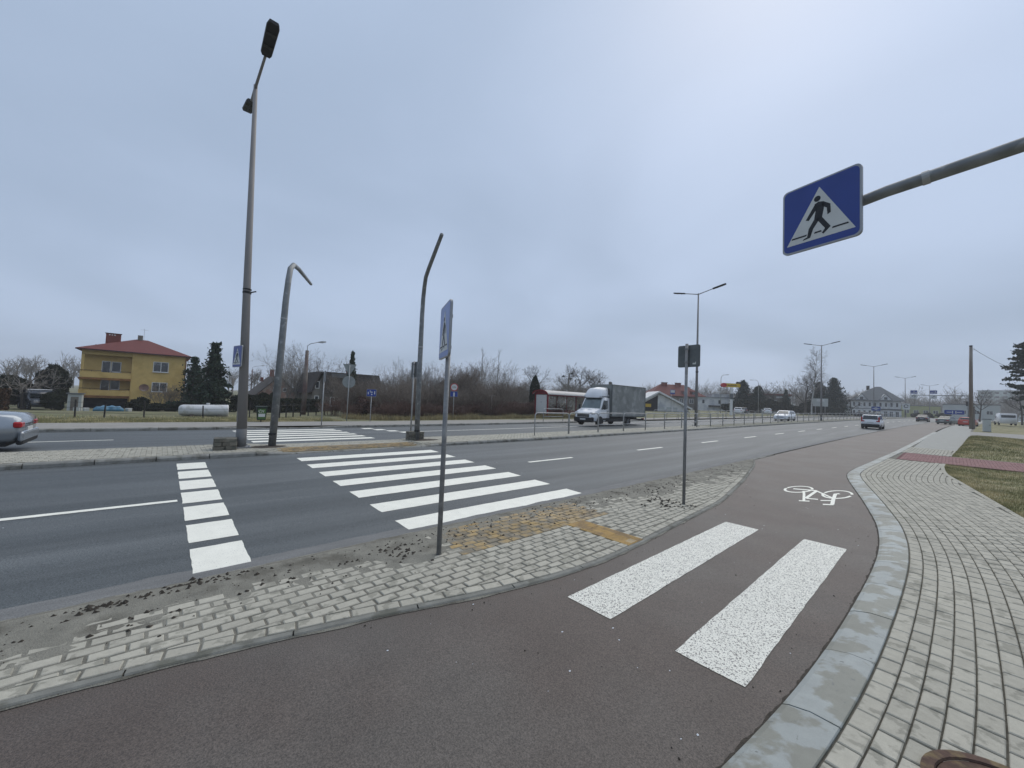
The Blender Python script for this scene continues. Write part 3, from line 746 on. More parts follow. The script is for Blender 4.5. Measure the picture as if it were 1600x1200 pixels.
# street lamps on the median
def lamp(loc, h, label, lean=0.0, detail=True, s=1.0):
    t = thing('street_lamp', loc, 0, label, 'street lamp', 'double-armed street lamps on the median')
    q = 14 if detail else 8
    MB().tube([(0, 0, -.05), (0, 0, .55)], [.135*s, .132*s], q).build('foot', m_mastd, t, True)
    MB().tube([(0, 0, .55), (0, lean*.45, 4.6), (0, lean, h)], [.130*s, .098*s, .052*s], q).build('pole', m_mast, t, True)
    if detail:
        MB().box((0, 0, .02), (.46, .46, .04)).build('base_plate', m_galv, t)
        for a in (-1, 1):
            for b in (-1, 1): MB().tube([(a*.18, b*.18, .03), (a*.18, b*.18, .085)], .018, 6).build('bolt', m_galvl, t)
        bd = MB().tube([(0, lean*.42, 4.50), (0, lean*.42, 4.56)], .112, q); bd.tube([(0, lean*.42, 4.60), (0, lean*.42, 4.64)], .112, q); bd.beam((0, lean*.42+.09, 4.55), (.05, lean*.42+.22, 4.60), .03, .03)
        bd.build('bracket_band', m_black, t)
        MB().box((0, -.125, .95), (.11, .02, .35)).build('service_door', m_mast, t)
    for sgn in (1, -1):
        MB().tube([(0, lean, h-.12), (sgn*.10, lean, h-.06), (sgn*1.25, lean+.05, h+.22)], [.04, .038, .033], 8).build('arm', m_mast, t, True)
        hd = MB(); prof = [(1.15, .10), (1.22, .135), (2.05, .150), (2.16, .12)]
        ring = []
        for x, wd in prof:
            z = h+.20+(x-1.2)*.21
            ring.append([(sgn*x, lean+.05-wd, z), (sgn*x, lean+.05-wd*.8, z+.055), (sgn*x, lean+.05+wd*.8, z+.055), (sgn*x, lean+.05+wd, z), (sgn*x, lean+.05+wd*.9, z-.03), (sgn*x, lean+.05-wd*.9, z-.03)])
        hd.loft(ring); h_ = hd.build('lamp_head', m_black, t)
        if detail:
            for i in range(2):
                for j in range(2):
                    x = 1.45+i*.38; z = h+.168+(x-1.2)*.21-.004
                    MB().box((sgn*x, lean+.05+(j-.5)*.13, z), (.14, .09, .006)).build('led_window', m_led, h_)
    return t
lamp((-13.62, 1.79, .30), 10.75, 'tall grey double-armed street lamp beside the stacked stones with a blue sign on its pole', -.25)
for i, (u, y) in enumerate(((-14.15, 33.5), (-13.5, 73), (-13.5, 114), (-14.2, 158), (-14.0, 200))):
    x, yy, z = W(u, y)
    lamp((x, yy, .3+rise(y)), 11.3, ['slim grey double-armed street lamp rising from the railing by the shop with the slanted roof', 'double-armed street lamp beside the tall bare birch', 'double-armed street lamp in front of the white villa', 'distant double-armed street lamp between villa and sign gantry', 'faint distant double-armed street lamp behind the sign gantry'][i], 0, i < 1)
# blue sign clamped to the lamp
t = thing('pole_crossing_sign', (-13.50, 1.60, 2.62), R(12), 'narrow-looking blue crossing sign clamped to the tall lamp pole', 'road sign')
sign_face(t, 0, .31, -.03, .62, .62, 'cross')
for z in (.1, .52): MB().tube([(-.16+.13*math.cos(a), .145+.13*math.sin(a), z) for a in [2*math.pi*i/14 for i in range(15)]], .012, 5).build('clamp_band', m_black, t)

# two bent zinc masts without lamps
t = thing('bent_mast', (-13.53, 2.56, .30), 0, 'bent zinc mast on the median with its arm over the far carriageway', 'mast', 'bent signal masts on the median')
MB().tube([(0, 0, -.1), (-.01, .08, 3.0), (-.02, .12, 4.5), (-.05, .16, 5.15), (-.18, .22, 5.55), (-.55, .38, 5.80), (-1.3, .70, 5.92), (-3.75, 1.72, 6.12)], [.105, .098, .09, .085, .08, .075, .07, .055], 16).build('tube', m_bent, t, True)
MB().tube([(0, 0, .36), (0, 0, .41)], .112, 16).build('band', m_black, t)
sl_ = MB().tube([(-.018, .10, 3.9), (-.018, .105, 3.94)], .099, 16); sl_.build('sleeve', m_galvl, t)
t = thing('bent_mast', (-13.62, 7.43, .30), 0, 'bent zinc mast beside the grey sign back with its arm over the near carriageway', 'mast', 'bent signal masts on the median')
MB().tube([(0, 0, -.1), (-.01, -.02, 3.0), (-.02, -.02, 4.9), (.02, -.03, 5.55), (.2, -.1, 5.98), (.6, -.28, 6.22), (1.3, -.56, 6.33), (3.65, -1.5, 6.55)], [.100, .095, .085, .082, .078, .074, .07, .055], 16).build('tube', m_bent, t, True)
MB().tube([(0, 0, .34), (0, 0, .39)], .108, 16).build('band', m_black, t)
MB().tube([(-.01, -.02, 3.6), (-.01, -.02, 3.66)], .101, 16).build('sleeve', m_galvl, t)
for lx, ly, lab in ((-13.52, 2.45, 'dark soil hole left in the paving around the first bent mast'), (-13.55, 7.75, 'dark soil patch in the paving around the second bent mast')):
    sp = MB(); n = 22; sp.recalc = False
    for k in range(n): a = 2*math.pi*k/n; sp.v.append((lx+.28*math.cos(a)*rng.uniform(.8, 1.2), ly+.55*math.sin(a)*rng.uniform(.8, 1.2), .306))
    for k in range(n): a = 2*math.pi*k/n; sp.v.append((lx+.16*math.cos(a), ly+.32*math.sin(a), .33+rng.uniform(-.01, .012)))
    sp.v.append((lx, ly, .34)); sp.f = [(k, (k+1) % n, n+(k+1) % n, n+k) for k in range(n)]+[(n+k, n+(k+1) % n, 2*n) for k in range(n)]
    tag(sp.build('soil_patch', m_soil, None, True), lab, 'soil')
# grey sign back on its own post
t = thing('grey_sign_post', (-14.35, 7.55, .30), R(180), 'grey back of a square sign on a thin post beside the second bent mast', 'road sign')
MB().tube([(0, 0, -.1), (0, 0, 3.12)], .030, 12).build('post', m_galvl, t, True)
sign_face(t, -.02, 2.78, -.034, .62, .64, 'cross'); clamp(t, 2.6, .03); clamp(t, 3.0, .03)
# stacks of stones at the mast feet
for (sx_, sy_, lab) in ((-13.38, 1.40, 'small stack of weathered stone blocks beside the tall lamp foot'), (-13.80, 7.45, 'small stack of weathered stone blocks behind the second bent mast')):
    t = thing('stone_stack', (sx_, sy_, .30), R(rng.uniform(-4, 4)), lab, 'stones', 'stone stacks on the median')
    for l in range(3):
        for j in range(3 if l % 2 else 2):
            for i in range(2):
                n = 3 if l % 2 else 2; wd = .54/n
                m = MB().box((0, 0, 0), (.235, wd-.012, .104), 0, .010); o = m.build('stone', m_brick, t)
                o.location = (-.12+i*.24+rng.uniform(-.012, .012), -.27+wd*(j+.5)+rng.uniform(-.012, .012), .055+l*.108); o.rotation_euler = (rng.uniform(-.04, .04), rng.uniform(-.04, .04), rng.uniform(-.06, .06))

# railing on the median: separate hoops
hoop = None
def make_hoop():
    t = thing('pedestrian_railing', (0, 0, 0), 0, 'x', 'railing', 'railing hoops along the median')
    Lh = 1.285; H = 1.1; rc = .16
    fr = [(0, -Lh, -.08), (0, -Lh, H-rc)]+[(0, -Lh+rc-rc*math.cos(a), H-rc+rc*math.sin(a)) for a in (R(30), R(60), R(90))]+[(0, Lh-rc+rc*math.sin(a), H-rc+rc*math.cos(a)) for a in (R(0), R(30), R(60), R(90))]+[(0, Lh, -.08)]
    MB().tube(fr, .027, 10).build('frame_tube', m_galvl, t, True)
    MB().tube([(0, -Lh, .42), (0, Lh, .42)], .022, 8).build('lower_rail', m_galvl, t, True)
    return t
hoop = make_hoop()
for k in range(48):
    y = 14.95+k*2.62; x, yy, z = W(-13.42, y); rz = -math.atan(curve(y+.5)-curve(y-.5)); tl = 'galvanised steel railing hoop standing in the long row along the median'
    if k == 0: hoop.location = (x, yy, .30+rise(y)); hoop['label'] = tl
    else: dup(hoop, (x, yy, .30+rise(y)), rz, tl)
hoop2 = dup(hoop, (-22.95+curve(24), 25.6, .21+rise(25.6)), 0, 'short galvanised hoop rail standing before the bus shelter')
hoop2['group'] = 'hoop rails along the far pavement'
for k in range(18):
    y = 44+k*3.0; x, yy, z = W(-22.95, y); o = dup(hoop, (x, yy, .21+rise(y)), -math.atan(curve(y+.5)-curve(y-.5)), 'galvanised hoop rail standing in the row along the far pavement'); o['group'] = 'hoop rails along the far pavement'

# far-side signs
def post(t, h, r=.03): return MB().tube([(0, 0, -.1), (0, 0, h)], r, 8).build('post', m_galvl, t, True)
t = thing('edge_on_sign', (-22.95, 6.65, .21), R(168), 'thin post with a sign seen edge-on beside the far zebra crossing', 'road sign'); post(t, 2.95); sign_face(t, 0, 2.72, -.034, .6, .6, 'cross')
t = thing('yield_and_round_sign', (-26.4, 9.2, .18), R(74), 'grey backs of a triangle sign above a round sign on one post', 'road sign'); post(t, 3.75)
m_bk2 = mat('pale_sign_back', (.24, .26, .25), rough=.55, metal=.2, var=.12); sign_face(t, 0, 3.45, -.034, .86, .78, 'tri', m_bk2); sign_face(t, 0, 2.62, -.034, .80, .80, 'roundback', m_bk2)
for o in t.children: o.location.y += .0
t.rotation_euler.z = R(250)
t = thing('blue_direction_sign', (-25.6, 10.45, .18), R(62), 'small square blue sign with white marks before the brown thicket', 'road sign'); post(t, 2.0, .026)
p = sign_face(t, 0, 1.95, -.034, .62, .48, 'blue')
mk = MB()
for x, z, a, c in ((-.2, -.02, .06, .16), (.2, .02, .06, .2), (0, .05, .14, .06), (.02, -.1, .08, .08), (-.08, .12, .08, .05)): mk.box((x, -.066, 1.95+z), (a, .002, c))
mk.build('white_marks', m_white, p)
t = thing('weight_limit_sign', (-27.0, 17.95, .36), R(52), 'round red-ringed 3,5t weight limit sign above a blue cycle plate', 'road sign'); post(t, 2.8, .026)
sign_face(t, 0, 2.55, -.03, .66, .66, 'round'); p = sign_face(t, 0, 1.98, -.03, .62, .44, 'blue'); MB().box((0, -.062, 1.95), (.12, .002, .32)).build('white_bar', m_white, p)
# litter bin
m_bing = mat('bin_green_label', (.055, .13, .025), rough=.5, var=.15); m_bind = mat('bin_dark_green', (.010, .022, .014), rough=.5, var=.3)
t = thing('litter_bin', (-26.0, 4.30, .20), R(86), 'dark green litter bin with a bright green label on the far pavement', 'bin')
MB().tube([(0, 0, -.05), (0, 0, .3)], .03, 8).build('stand', m_black, t)
MB().loft([[(-.20, -.16, .12), (.20, -.16, .12), (.20, .16, .12), (-.20, .16, .12)], [(-.25, -.2, .82), (.25, -.2, .82), (.25, .2, .82), (-.25, .2, .82)]]).build('bin_body', m_bind, t)
MB().box((0, 0, .86), (.56, .46, .06), 0, .015).build('lid', m_bind, t)
lb = MB(); lb.add([(-.17, -.182, .17), (.17, -.182, .17), (.19, -.208, .76), (-.19, -.208, .76)], [(0, 1, 2, 3)]); lb = lb.build('label', m_bing, t)
w2 = MB(); w2.add([(-.155, -.192, .30), (.155, -.192, .30), (.162, -.200, .48), (-.162, -.200, .48)], [(0, 1, 2, 3)]); w2.build('label_text_panel', m_white, lb)
w3 = MB()
for a in range(5): w3.tube([(-.07+.09*math.cos(R(a*72)), -.212, .62+.07*math.sin(R(a*72))), (-.07+.09*math.cos(R(a*72+50)), -.212, .62+.07*math.sin(R(a*72+50)))], .018, 5)
w3.tube([(.06, -.212, .55), (.09, -.212, .68)], .016, 5); w3.build('recycling_mark', m_white, lb)
# roadside lamps beyond the far carriageway
def swan(loc, h, rz, label, s=.07, reach=1.3, m_=None, style='swan'):
    t = thing('roadside_lamp', loc, rz, label, 'street lamp', 'single-armed lamps beyond the far carriageway'); m_ = m_ or m_galvl
    if style == 'swan':
        pts = [(0, 0, -.1), (0, 0, h-.9)]+[(reach*.5-reach*.5*math.cos(a), 0, h-.9+.9*math.sin(a)) for a in (R(25), R(50), R(75), R(90))]+[(reach, 0, h)]
        MB().tube(pts, [s, s*.75]+[s*.6]*5, 8).build('pole', m_, t, True)
        MB().box((reach+.25, 0, h), (.6, .2, .08), 0, .02).build('lamp_head', m_back, t)
    else:
        MB().tube([(0, 0, -.1), (0, 0, h-.5)], [s*1.5, s], 8).build('pole', m_, t, True)
        MB().tube([(0, 0, h-.5), (0, 0, h-.1), (reach*.3, 0, h+.1), (reach, 0, h+.28)], .028, 6).build('arm', m_galv, t, True)
        MB().loft([[(reach-.05, -.05, h+.25), (reach-.05, .05, h+.25), (reach-.05, .05, h+.31), (reach-.05, -.05, h+.31)], [(reach+.3, -.13, h+.24), (reach+.3, .13, h+.24), (reach+.3, .11, h+.40), (reach+.3, -.11, h+.40)], [(reach+.6, -.06, h+.33), (reach+.6, .06, h+.33), (reach+.6, .05, h+.41), (reach+.6, -.05, h+.41)]]).build('lamp_head', m_galvl, t)
    return t
m_conc = mat('aged_concrete_pole', (.165, .145, .125), rough=.9, var=.2, scale=3, bump=.3, bscale=30, c2=(.12, .08, .075), c2scale=.5, c2lo=.45, c2hi=.6)
swan((-36.0, 8.95, .05), 6.0, R(75), 'brown concrete pole lamp standing before the old dark house', .13, .8, m_conc, 'old')
swan((-88.0, 12.6, -.9), 7.4, R(75), 'thin far lamp pole rising behind the pink brick gable house', .09, 1.3, m_conc, 'old')
swan((-90.0, 9.9, -.9), 5.3, R(75), 'short far pole between the spruces and the pink gable house', .08, .5, m_conc, 'old')
for i, (x, y, h) in enumerate(((-31.6, 89, 8.3), (-29.9, 108.5, 8.3), (-28.2, 133, 8.0), (-26.5, 158, 8.0))):
    swan((x, y, terr(x-curve(y), y)), h, R(-20) if i == 0 else R(200), ['curved grey lamp post standing beside the yellow arrow pylon', 'curved grey lamp post before the dark pines', 'curved grey lamp post close by the bare birch', 'curved lamp post far behind the birch'][i])
# ------------------------------------------------------------------ vehicles (local +X is forward, Z up, wheels on z = 0)
m_tyre = mat('tyre_rubber', (.018, .018, .019), rough=.85, var=.3, scale=20)
m_rimc = mat('wheel_rim', (.22, .22, .23), rough=.4, metal=.6, var=.2)
m_cglass = mat('dark_car_glass', (.018, .024, .028), rough=.06, var=.3, scale=2, spec=.8)
m_wglass = mat('windscreen_glass', (.115, .15, .155), rough=.08, var=.35, scale=1.5, spec=.8)
m_wpaint = mat('white_car_paint', (.70, .71, .72), rough=.25, var=.05, scale=2, coat=.4)
m_tail = mat('tail_lamp_red', (.36, .012, .018), rough=.2, var=.3, scale=15)
m_plate = mat('number_plate', (.55, .56, .55), rough=.5, var=.15, scale=20)
m_trim = mat('black_plastic_trim', (.016, .016, .017), rough=.6, var=.25, scale=8)
m_headl = mat('headlamp_glass', (.50, .53, .55), rough=.12, var=.3, scale=12, metal=.3)
m_chrome = mat('chrome_strip', (.45, .46, .47), rough=.2, metal=.9, var=.1)
def wheel(parent, x, y, r, wd):
    t = MB(); n = 20; prof = [(r*.62, -wd/2), (r*.93, -wd/2), (r, -wd*.35), (r, wd*.35), (r*.93, wd/2), (r*.62, wd/2)]
    rings = [[(x+a*math.cos(2*math.pi*i/n), y+b, r+a*math.sin(2*math.pi*i/n)) for a, b in prof] for i in range(n)]
    k = len(prof)
    t.v = [p for q in rings for p in q]; t.f = [(i*k+j, i*k+(j+1) % k, (i+1) % n*k+(j+1) % k, (i+1) % n*k+j) for i in range(n) for j in range(k)]
    w_ = t.build('wheel', m_tyre, parent, True)
    rm = MB(); s = 1 if y > 0 else -1
    rm.prism(circ(r*.63, 16), (x, y+s*wd*.30, r), (1, 0, 0), (0, 0, 1), (0, s, 0), .015)
    for q in range(5): a = 2*math.pi*q/5; rm.beam((x, y+s*(wd*.30+.02), r), (x+r*.58*math.cos(a), y+s*(wd*.30+.02), r+r*.58*math.sin(a)), .07, .02)
    rm.build('rim', m_rimc, w_)
def body_ring(x, hw, zb, zs, zt, crown=.03, tuck=.10):
    return [(x, -hw+tuck, zb), (x, -hw+.015, zb+.10), (x, -hw, zs), (x, -hw+.035, zt-.05), (x, -hw+.10, zt), (x, 0, zt+crown), (x, hw-.10, zt), (x, hw-.035, zt-.05), (x, hw, zs), (x, hw-.015, zb+.10), (x, hw-tuck, zb)]
def car(name, loc, rz, label, paint, L, Wd, H, stations, cabin, kind='car', r=.31, lower_black=False, group=None, parts=None, ax=(.19, .80)):
    t = thing(name, loc, rz, label, kind, group); hw = Wd/2
    MB().loft([body_ring(x*L-L/2, hw*k, zb, zs, zt) for x, k, zb, zs, zt in stations]).build('body', paint, t, True)
    xb0, xr0, xr1, xb1, zb_, hb, hr = cabin          # windscreen base/top, rear glass top/base (x from tail as fraction)
    X = lambda f: f*L-L/2
    base = [(X(xb1), -hw*hb, zb_), (X(xb0), -hw*hb, zb_), (X(xb0), hw*hb, zb_), (X(xb1), hw*hb, zb_)]
    mid = [(X(xr1)-.02, -hw*hr, H-.06), (X(xr0)+.02, -hw*hr, H-.06), (X(xr0)+.02, hw*hr, H-.06), (X(xr1)-.02, hw*hr, H-.06)]
    top = [(X(xr1)+.10, -hw*hr+.10, H), (X(xr0)-.15, -hw*hr+.10, H), (X(xr0)-.15, hw*hr-.10, H), (X(xr1)+.10, hw*hr-.10, H)]
    MB().loft([base, mid, top]).build('cabin', paint, t)
    def lerp(a, b, f): return tuple(a[i]+(b[i]-a[i])*f for i in range(3))
    def glass(a, b, c, d, nm, mg=m_cglass, i0=.08, i1=.92, j0=.12, j1=.93):
        def P(u, v): return Vector(lerp(lerp(a, b, u), lerp(d, c, u), v))
        q = [P(i0, j0), P(i1, j0), P(i1, j1), P(i0, j1)]; n = (q[1]-q[0]).cross(q[3]-q[0]).normalized()
        ctr = sum(q, Vector())/4
        if n.dot(ctr-Vector((0, 0, H*.6))) < 0: n = -n
        o = [p-n*.004 for p in q]+[p+n*.008 for p in q]
        return MB().add(o, [(3, 2, 1, 0), (4, 5, 6, 7), (0, 1, 5, 4), (1, 2, 6, 5), (2, 3, 7, 6), (3, 0, 4, 7)]).build(nm, mg, t)
    glass(base[1], base[2], mid[2], mid[1], 'windscreen', m_cglass); glass(base[0], base[3], mid[3], mid[0], 'rear_window')
    for (a, b, c, d) in ((base[0], base[1], mid[1], mid[0]), (base[3], base[2], mid[2], mid[3])):
        glass(a, b, c, d, 'side_window', i0=.12, i1=.48); glass(a, b, c, d, 'side_window', i0=.52, i1=.86)
    for fx in ax:
        for s in (-1, 1):
            wheel(t, X(fx), s*(hw-.10), r, .20)
            MB().prism([(r*1.16*math.cos(R(a)), r*1.16*math.sin(R(a))) for a in range(0, 181, 20)], (X(fx), s*(hw-.02), r+.02), (1, 0, 0), (0, 0, 1), (0, s, 0), .008).build('wheel_arch', m_trim, t)
    zt_r = stations[0][4]; zt_f = stations[-1][4]
    for s in (-1, 1):
        MB().box((X(0)+.06, s*(hw-.19), zt_r-.16), (.16, .30, .15), 0, .03).build('tail_lamp', m_tail, t)
        MB().box((X(1)-.14, s*(hw-.25), zt_f-.10), (.24, .34, .15), 0, .03).build('headlamp', m_headl, t)
        MB().box((X(xb0)-.12, s*(hw+.07), zb_+.12), (.10, .16, .12), 0, .03).build('mirror', paint, t)
    MB().box((X(0)-.010, 0, zt_r-.30), (.03, .52, .11)).build('number_plate', m_plate, t)
    MB().box((X(1)+.012, 0, .42), (.03, .52, .11)).build('number_plate', m_plate, t)
    rb = MB().box((X(0)-.01, 0, .42), (.10, Wd*.94, .26), 0, .04); rb.build('rear_bumper', m_trim if lower_black else paint, t)
    fb = MB().box((X(1), 0, .40), (.10, Wd*.92, .28), 0, .04); fb.build('front_bumper', m_trim if lower_black else paint, t)
    MB().box((X(1)+.035, 0, .55), (.04, Wd*.5, .10)).build('grille', m_trim, t)
    MB().box((0, 0, .24), (L*.90, Wd*.84, .14)).build('underbody', m_trim, t)
    return t
SEDAN = [(0, .86, .36, .60, .88), (.03, .95, .30, .62, .96), (.12, 1, .24, .62, 1.00), (.30, 1, .20, .62, .96), (.55, 1, .20, .60, .94), (.74, 1, .20, .58, .90), (.90, .97, .24, .56, .80), (.97, .90, .28, .54, .70), (1, .80, .34, .50, .62)]
HATCH = [(0, .90, .36, .66, 1.02), (.02, .97, .30, .66, 1.05), (.15, 1, .24, .66, 1.02), (.45, 1, .22, .64, .98), (.74, 1, .22, .62, .96), (.90, .97, .25, .60, .88), (.97, .90, .28, .56, .78), (1, .82, .34, .52, .68)]
m_silver = mat('silver_grey_paint', (.30, .33, .36), rough=.22, metal=.55, var=.06, scale=2, coat=.5)
m_dkcar = mat('dark_blue_paint', (.022, .026, .034), rough=.25, var=.1, coat=.4); m_redc = mat('red_car_paint', (.42, .05, .03), rough=.3, var=.08, coat=.4)
m_grcar = mat('grey_green_paint', (.10, .115, .11), rough=.3, var=.1, coat=.3)
def rd(u, y, dz=0): x, yy, z = W(u, y, dz); return (x, yy, z)
gz_ = rd(-16.55, -4.9)
t = car('sedan_car', (gz_[0], gz_[1], gz_[2]), R(-90), 'silver grey sedan leaving along the far carriageway past the yellow house', m_silver, 4.6, 1.80, 1.45, SEDAN, (.74, .60, .30, .13, .94, .90, .72), r=.32)
MB().box((-2.29, 0, .30), (.12, 1.62, .18), 0, .03).build('valance', m_trim, t); MB().box((-2.345, 0, .74), (.02, 1.2, .012)).build('boot_seam', m_trim, t)
MB().box((-2.33, 0, .52), (.05, 1.5, .03)).build('chrome_strip', m_chrome, t)
t = car('hatchback_car', rd(-6.15, 59.5), R(90)-math.atan(2*3e-4*59), 'small white hatchback with black bumper driving away on the near carriageway', m_wpaint, 3.6, 1.62, 1.56, HATCH, (.80, .66, .04, .00, .98, .92, .82), r=.29, lower_black=True)
for s in (-1, 1): MB().box((-1.79, s*.70, 1.10), (.05, .13, .42), 0, .02).build('tail_lamp', m_tail, t)
car('oncoming_car', rd(-16.7, 68), R(-90)-math.atan(.04), 'white car coming along the far carriageway behind the railing', m_wpaint, 4.3, 1.78, 1.50, HATCH, (.76, .60, .10, .02, .98, .91, .76), r=.31)
car('dark_car', rd(-6.6, 118), R(90)-math.atan(.07), 'dark car far ahead on the near carriageway before the sign gantry', m_dkcar, 4.3, 1.76, 1.45, SEDAN, (.74, .60, .28, .12, .94, .90, .74))
car('red_car', (3.0, 96, .55+rise(96)-.55), R(80), 'orange red car on the side road beside the wooden pole', m_redc, 4.0, 1.7, 1.45, HATCH, (.76, .60, .10, .02, .98, .91, .76))
car('grey_car', (.9, 104, rise(104)), R(70), 'grey green car standing on the side road under the blue direction sign', m_grcar, 4.2, 1.75, 1.45, SEDAN, (.74, .60, .28, .12, .94, .90, .74))
for i, (x, y, m_) in enumerate(((-30.5, 97, m_wpaint), (-31.0, 101.5, m_dkcar), (-29.6, 114, m_wpaint), (-41.5, 86.5, m_dkcar), (-15.4, 150, m_dkcar), (-13, 153, m_grcar))):
    car('parked_car', (x, y, terr(x-curve(y), y)), R(100+i*7), ['white parked car behind the yellow pylon', 'dark parked car just behind the white parked one by the pylon', 'white parked car under the dark pines', 'dark parked car beside the slanted-roof shop', 'dark parked car before the white villa', 'grey parked car before the white villa'][i], m_, 4.1, 1.72, 1.45, HATCH, (.76, .60, .10, .02, .98, .91, .76), group='cars parked behind the far pavement')

# white delivery truck with grey tarpaulin body
m_tarp = mat('grey_tarpaulin', (.19, .20, .192), rough=.6, var=.22, scale=1.3, bump=.8, bscale=4, c2=(.27, .28, .27), c2scale=1.6, c2lo=.48, c2hi=.62)
def truck():
    z0 = G0(-19.3)+rise(28)
    t = thing('delivery_truck', (-19.05, 28.75, z0), R(-90), 'white delivery truck with high roof fairing and grey tarpaulin box on the far carriageway', 'truck')
    # x forward: front at +3.85, tail at -3.85
    hw = 1.0
    st = [(1.55, .97, .42, 1.1, 2.28), (2.15, 1, .36, 1.1, 2.34), (2.42, 1, .34, 1.1, 2.26), (2.62, 1, .34, 1.05, 1.84), (2.82, 1, .34, 1.0, 1.42), (3.30, .97, .36, .85, 1.24), (3.62, .92, .38, .75, 1.10), (3.76, .84, .42, .65, .98), (3.82, .74, .46, .60, .86)]
    MB().loft([body_ring(x, hw*k*(.86 if zt > 2 else 1)+(.1 if zt > 2 else 0), zb, zs, zt, .02, .08) for x, k, zb, zs, zt in st]).build('cab', m_wpaint, t, True)
    # fairing on the roof
    prof = [(2.62, 2.30, .72), (2.60, 2.52, .84), (2.36, 2.95, .86), (2.0, 3.12, .84), (1.62, 3.16, .84)]
    rings = []
    for x, z, w_ in prof: rings.append([(x, -w_, 2.26), (x, -w_*1.04, 2.42+0*(z-2.3)), (x, -w_*1.0, max(2.44, z-.28)), (x, -w_*.80, z-.04), (x, 0, z+.02), (x, w_*.80, z-.04), (x, w_*1.0, max(2.44, z-.28)), (x, w_*1.04, 2.42), (x, w_, 2.26)])
    MB().loft(rings).build('roof_fairing', m_wpaint, t, True)
    for s in (-1, 1):
        MB().box((1.66, s*.885, 2.80), (.10, .03, .5)).build('fairing_slot', m_trim, t)
        MB().beam((2.55, s*.915, 2.36), (1.62, s*.915, 2.36), .02, .05).build('fairing_seam', m_trim, t)
    MB().box((2.50, 0, 2.24), (.34, 1.62, .05), 0, .01).build('sun_visor', m_trim, t)
    def quad(p, m_, nm, th=.012):
        q = [Vector(a) for a in p]; n = (q[1]-q[0]).cross(q[3]-q[0]).normalized()
        if n.dot(sum(q, Vector())/4-Vector((2.2, 0, 1.2))) < 0: n = -n
        return MB().add([a-n*.01 for a in q]+[a+n*th for a in q], [(3, 2, 1, 0), (4, 5, 6, 7), (0, 1, 5, 4), (1, 2, 6, 5), (2, 3, 7, 6), (3, 0, 4, 7)]).build(nm, m_, t)
    quad([(2.865, -.90, 1.40), (2.865, .90, 1.40), (2.46, .76, 2.22), (2.46, -.76, 2.22)], m_wglass, 'windscreen', .03)
    for s in (-1, 1):
        quad([(2.78, s*.985, 1.36), (1.92, s*.985, 1.36), (1.92, s*.955, 2.06), (2.44, s*.955, 2.06)], m_cglass, 'side_window', .02)
        MB().beam((2.70, s*1.0, 1.34), (2.74, s*1.20, 1.40), .05, .05).build('mirror_arm', m_trim, t)
        MB().box((2.72, s*1.24, 1.52), (.12, .2, .38), 0, .04).build('mirror', m_trim, t)
        MB().box((3.60, s*.76, 1.00), (.34, .30, .20), R(-18*s), .05).build('headlamp', m_headl, t)
        MB().box((2.0, s*1.0, .56), (1.0, .03, .14)).build('sill_trim', m_trim, t)
        MB().box((1.88, s*1.005, 1.20), (.14, .03, .04)).build('door_handle', m_trim, t)
        MB().prism([(.43*math.cos(R(a)), .43*math.sin(R(a))) for a in range(-20, 201, 20)], (2.92, s*.985, .36), (1, 0, 0), (0, 0, 1), (0, s, 0), .012).build('wheel_arch', m_trim, t)
        wheel(t, 2.92, s*.86, .35, .22); wheel(t, -1.30, s*.84, .35, .24)
        MB().box((.6, s*.98, .50), (3.0, .04, .28)).build('side_guard', m_trim, t)
    bp = MB().box((3.72, 0, .50), (.26, 1.86, .40), 0, .06); bp.build('bumper', m_trim, t)
    MB().box((3.795, 0, .80), (.06, 1.20, .26), 0, .02).build('grille', m_trim, t)
    for z in (.74, .83, .92): MB().box((3.835, 0, z), (.02, 1.0-.1*(z-.74)*5, .025)).build('grille_bar', m_chrome, t)
    MB().box((3.86, 0, .52), (.02, .52, .11)).build('number_plate', m_plate, t)
    # box body: a tarpaulin stretched on bows, softly rippled
    x0, x1, zb, zt, hb = -3.85, 1.45, .86, 3.38, 1.06
    tb = MB(); nx, nz = 44, 20
    def side(s):
        o = len(tb.v)
        for i in range(nx+1):
            for j in range(nz+1):
                x = x0+(x1-x0)*i/nx; z = zb+(zt-zb)*j/nz; e = min(1, min(i, nx-i)/3)*min(1, min(j, nz-j)/2)
                d_ = (.035*fbm(x, z+s*9, .9, 3)+.03*fbm(x*.4+z*.8, z*.5-x*.3, 1.6, 2)-.02)*e
                tb.v.append((x, s*(hb+d_), z))
        for i in range(nx):
            for j in range(nz): k = o+i*(nz+1)+j; tb.f.append((k, k+nz+1, k+nz+2, k+1))
    side(1); side(-1); tb.build('tarpaulin_sides', m_tarp, t, True)
    MB().box(((x0+x1)/2, 0, (zb+zt)/2), (x1-x0-.02, 2*hb-.10, zt-zb-.01)).build('box_frame', m_tarp, t)
    MB().box(((x0+x1)/2, 0, zt+.015), (x1-x0+.02, 2*hb+.04, .04), 0, .012).build('box_roof', m_tarp, t)
    for x in (x0-.01, x1): 
        for s in (-1, 1): MB().box((x, s*hb, (zb+zt)/2), (.06, .05, zt-zb+.02)).build('corner_post', m_back, t)
    MB().box(((x0+x1)/2, 0, .80), (x1-x0, 2.1, .12)).build('box_floor', m_back, t)
    MB().box((-.6, 0, .58), (6.0, .8, .22)).build('chassis', m_trim, t)
    MB().box((-3.8, 0, .50), (.10, 1.9, .12)).build('rear_bar', m_trim, t)
    for s in (-1, 1): MB().box((-3.86, s*.85, .56), (.06, .26, .14)).build('tail_lamp', m_tail, t)
truck()
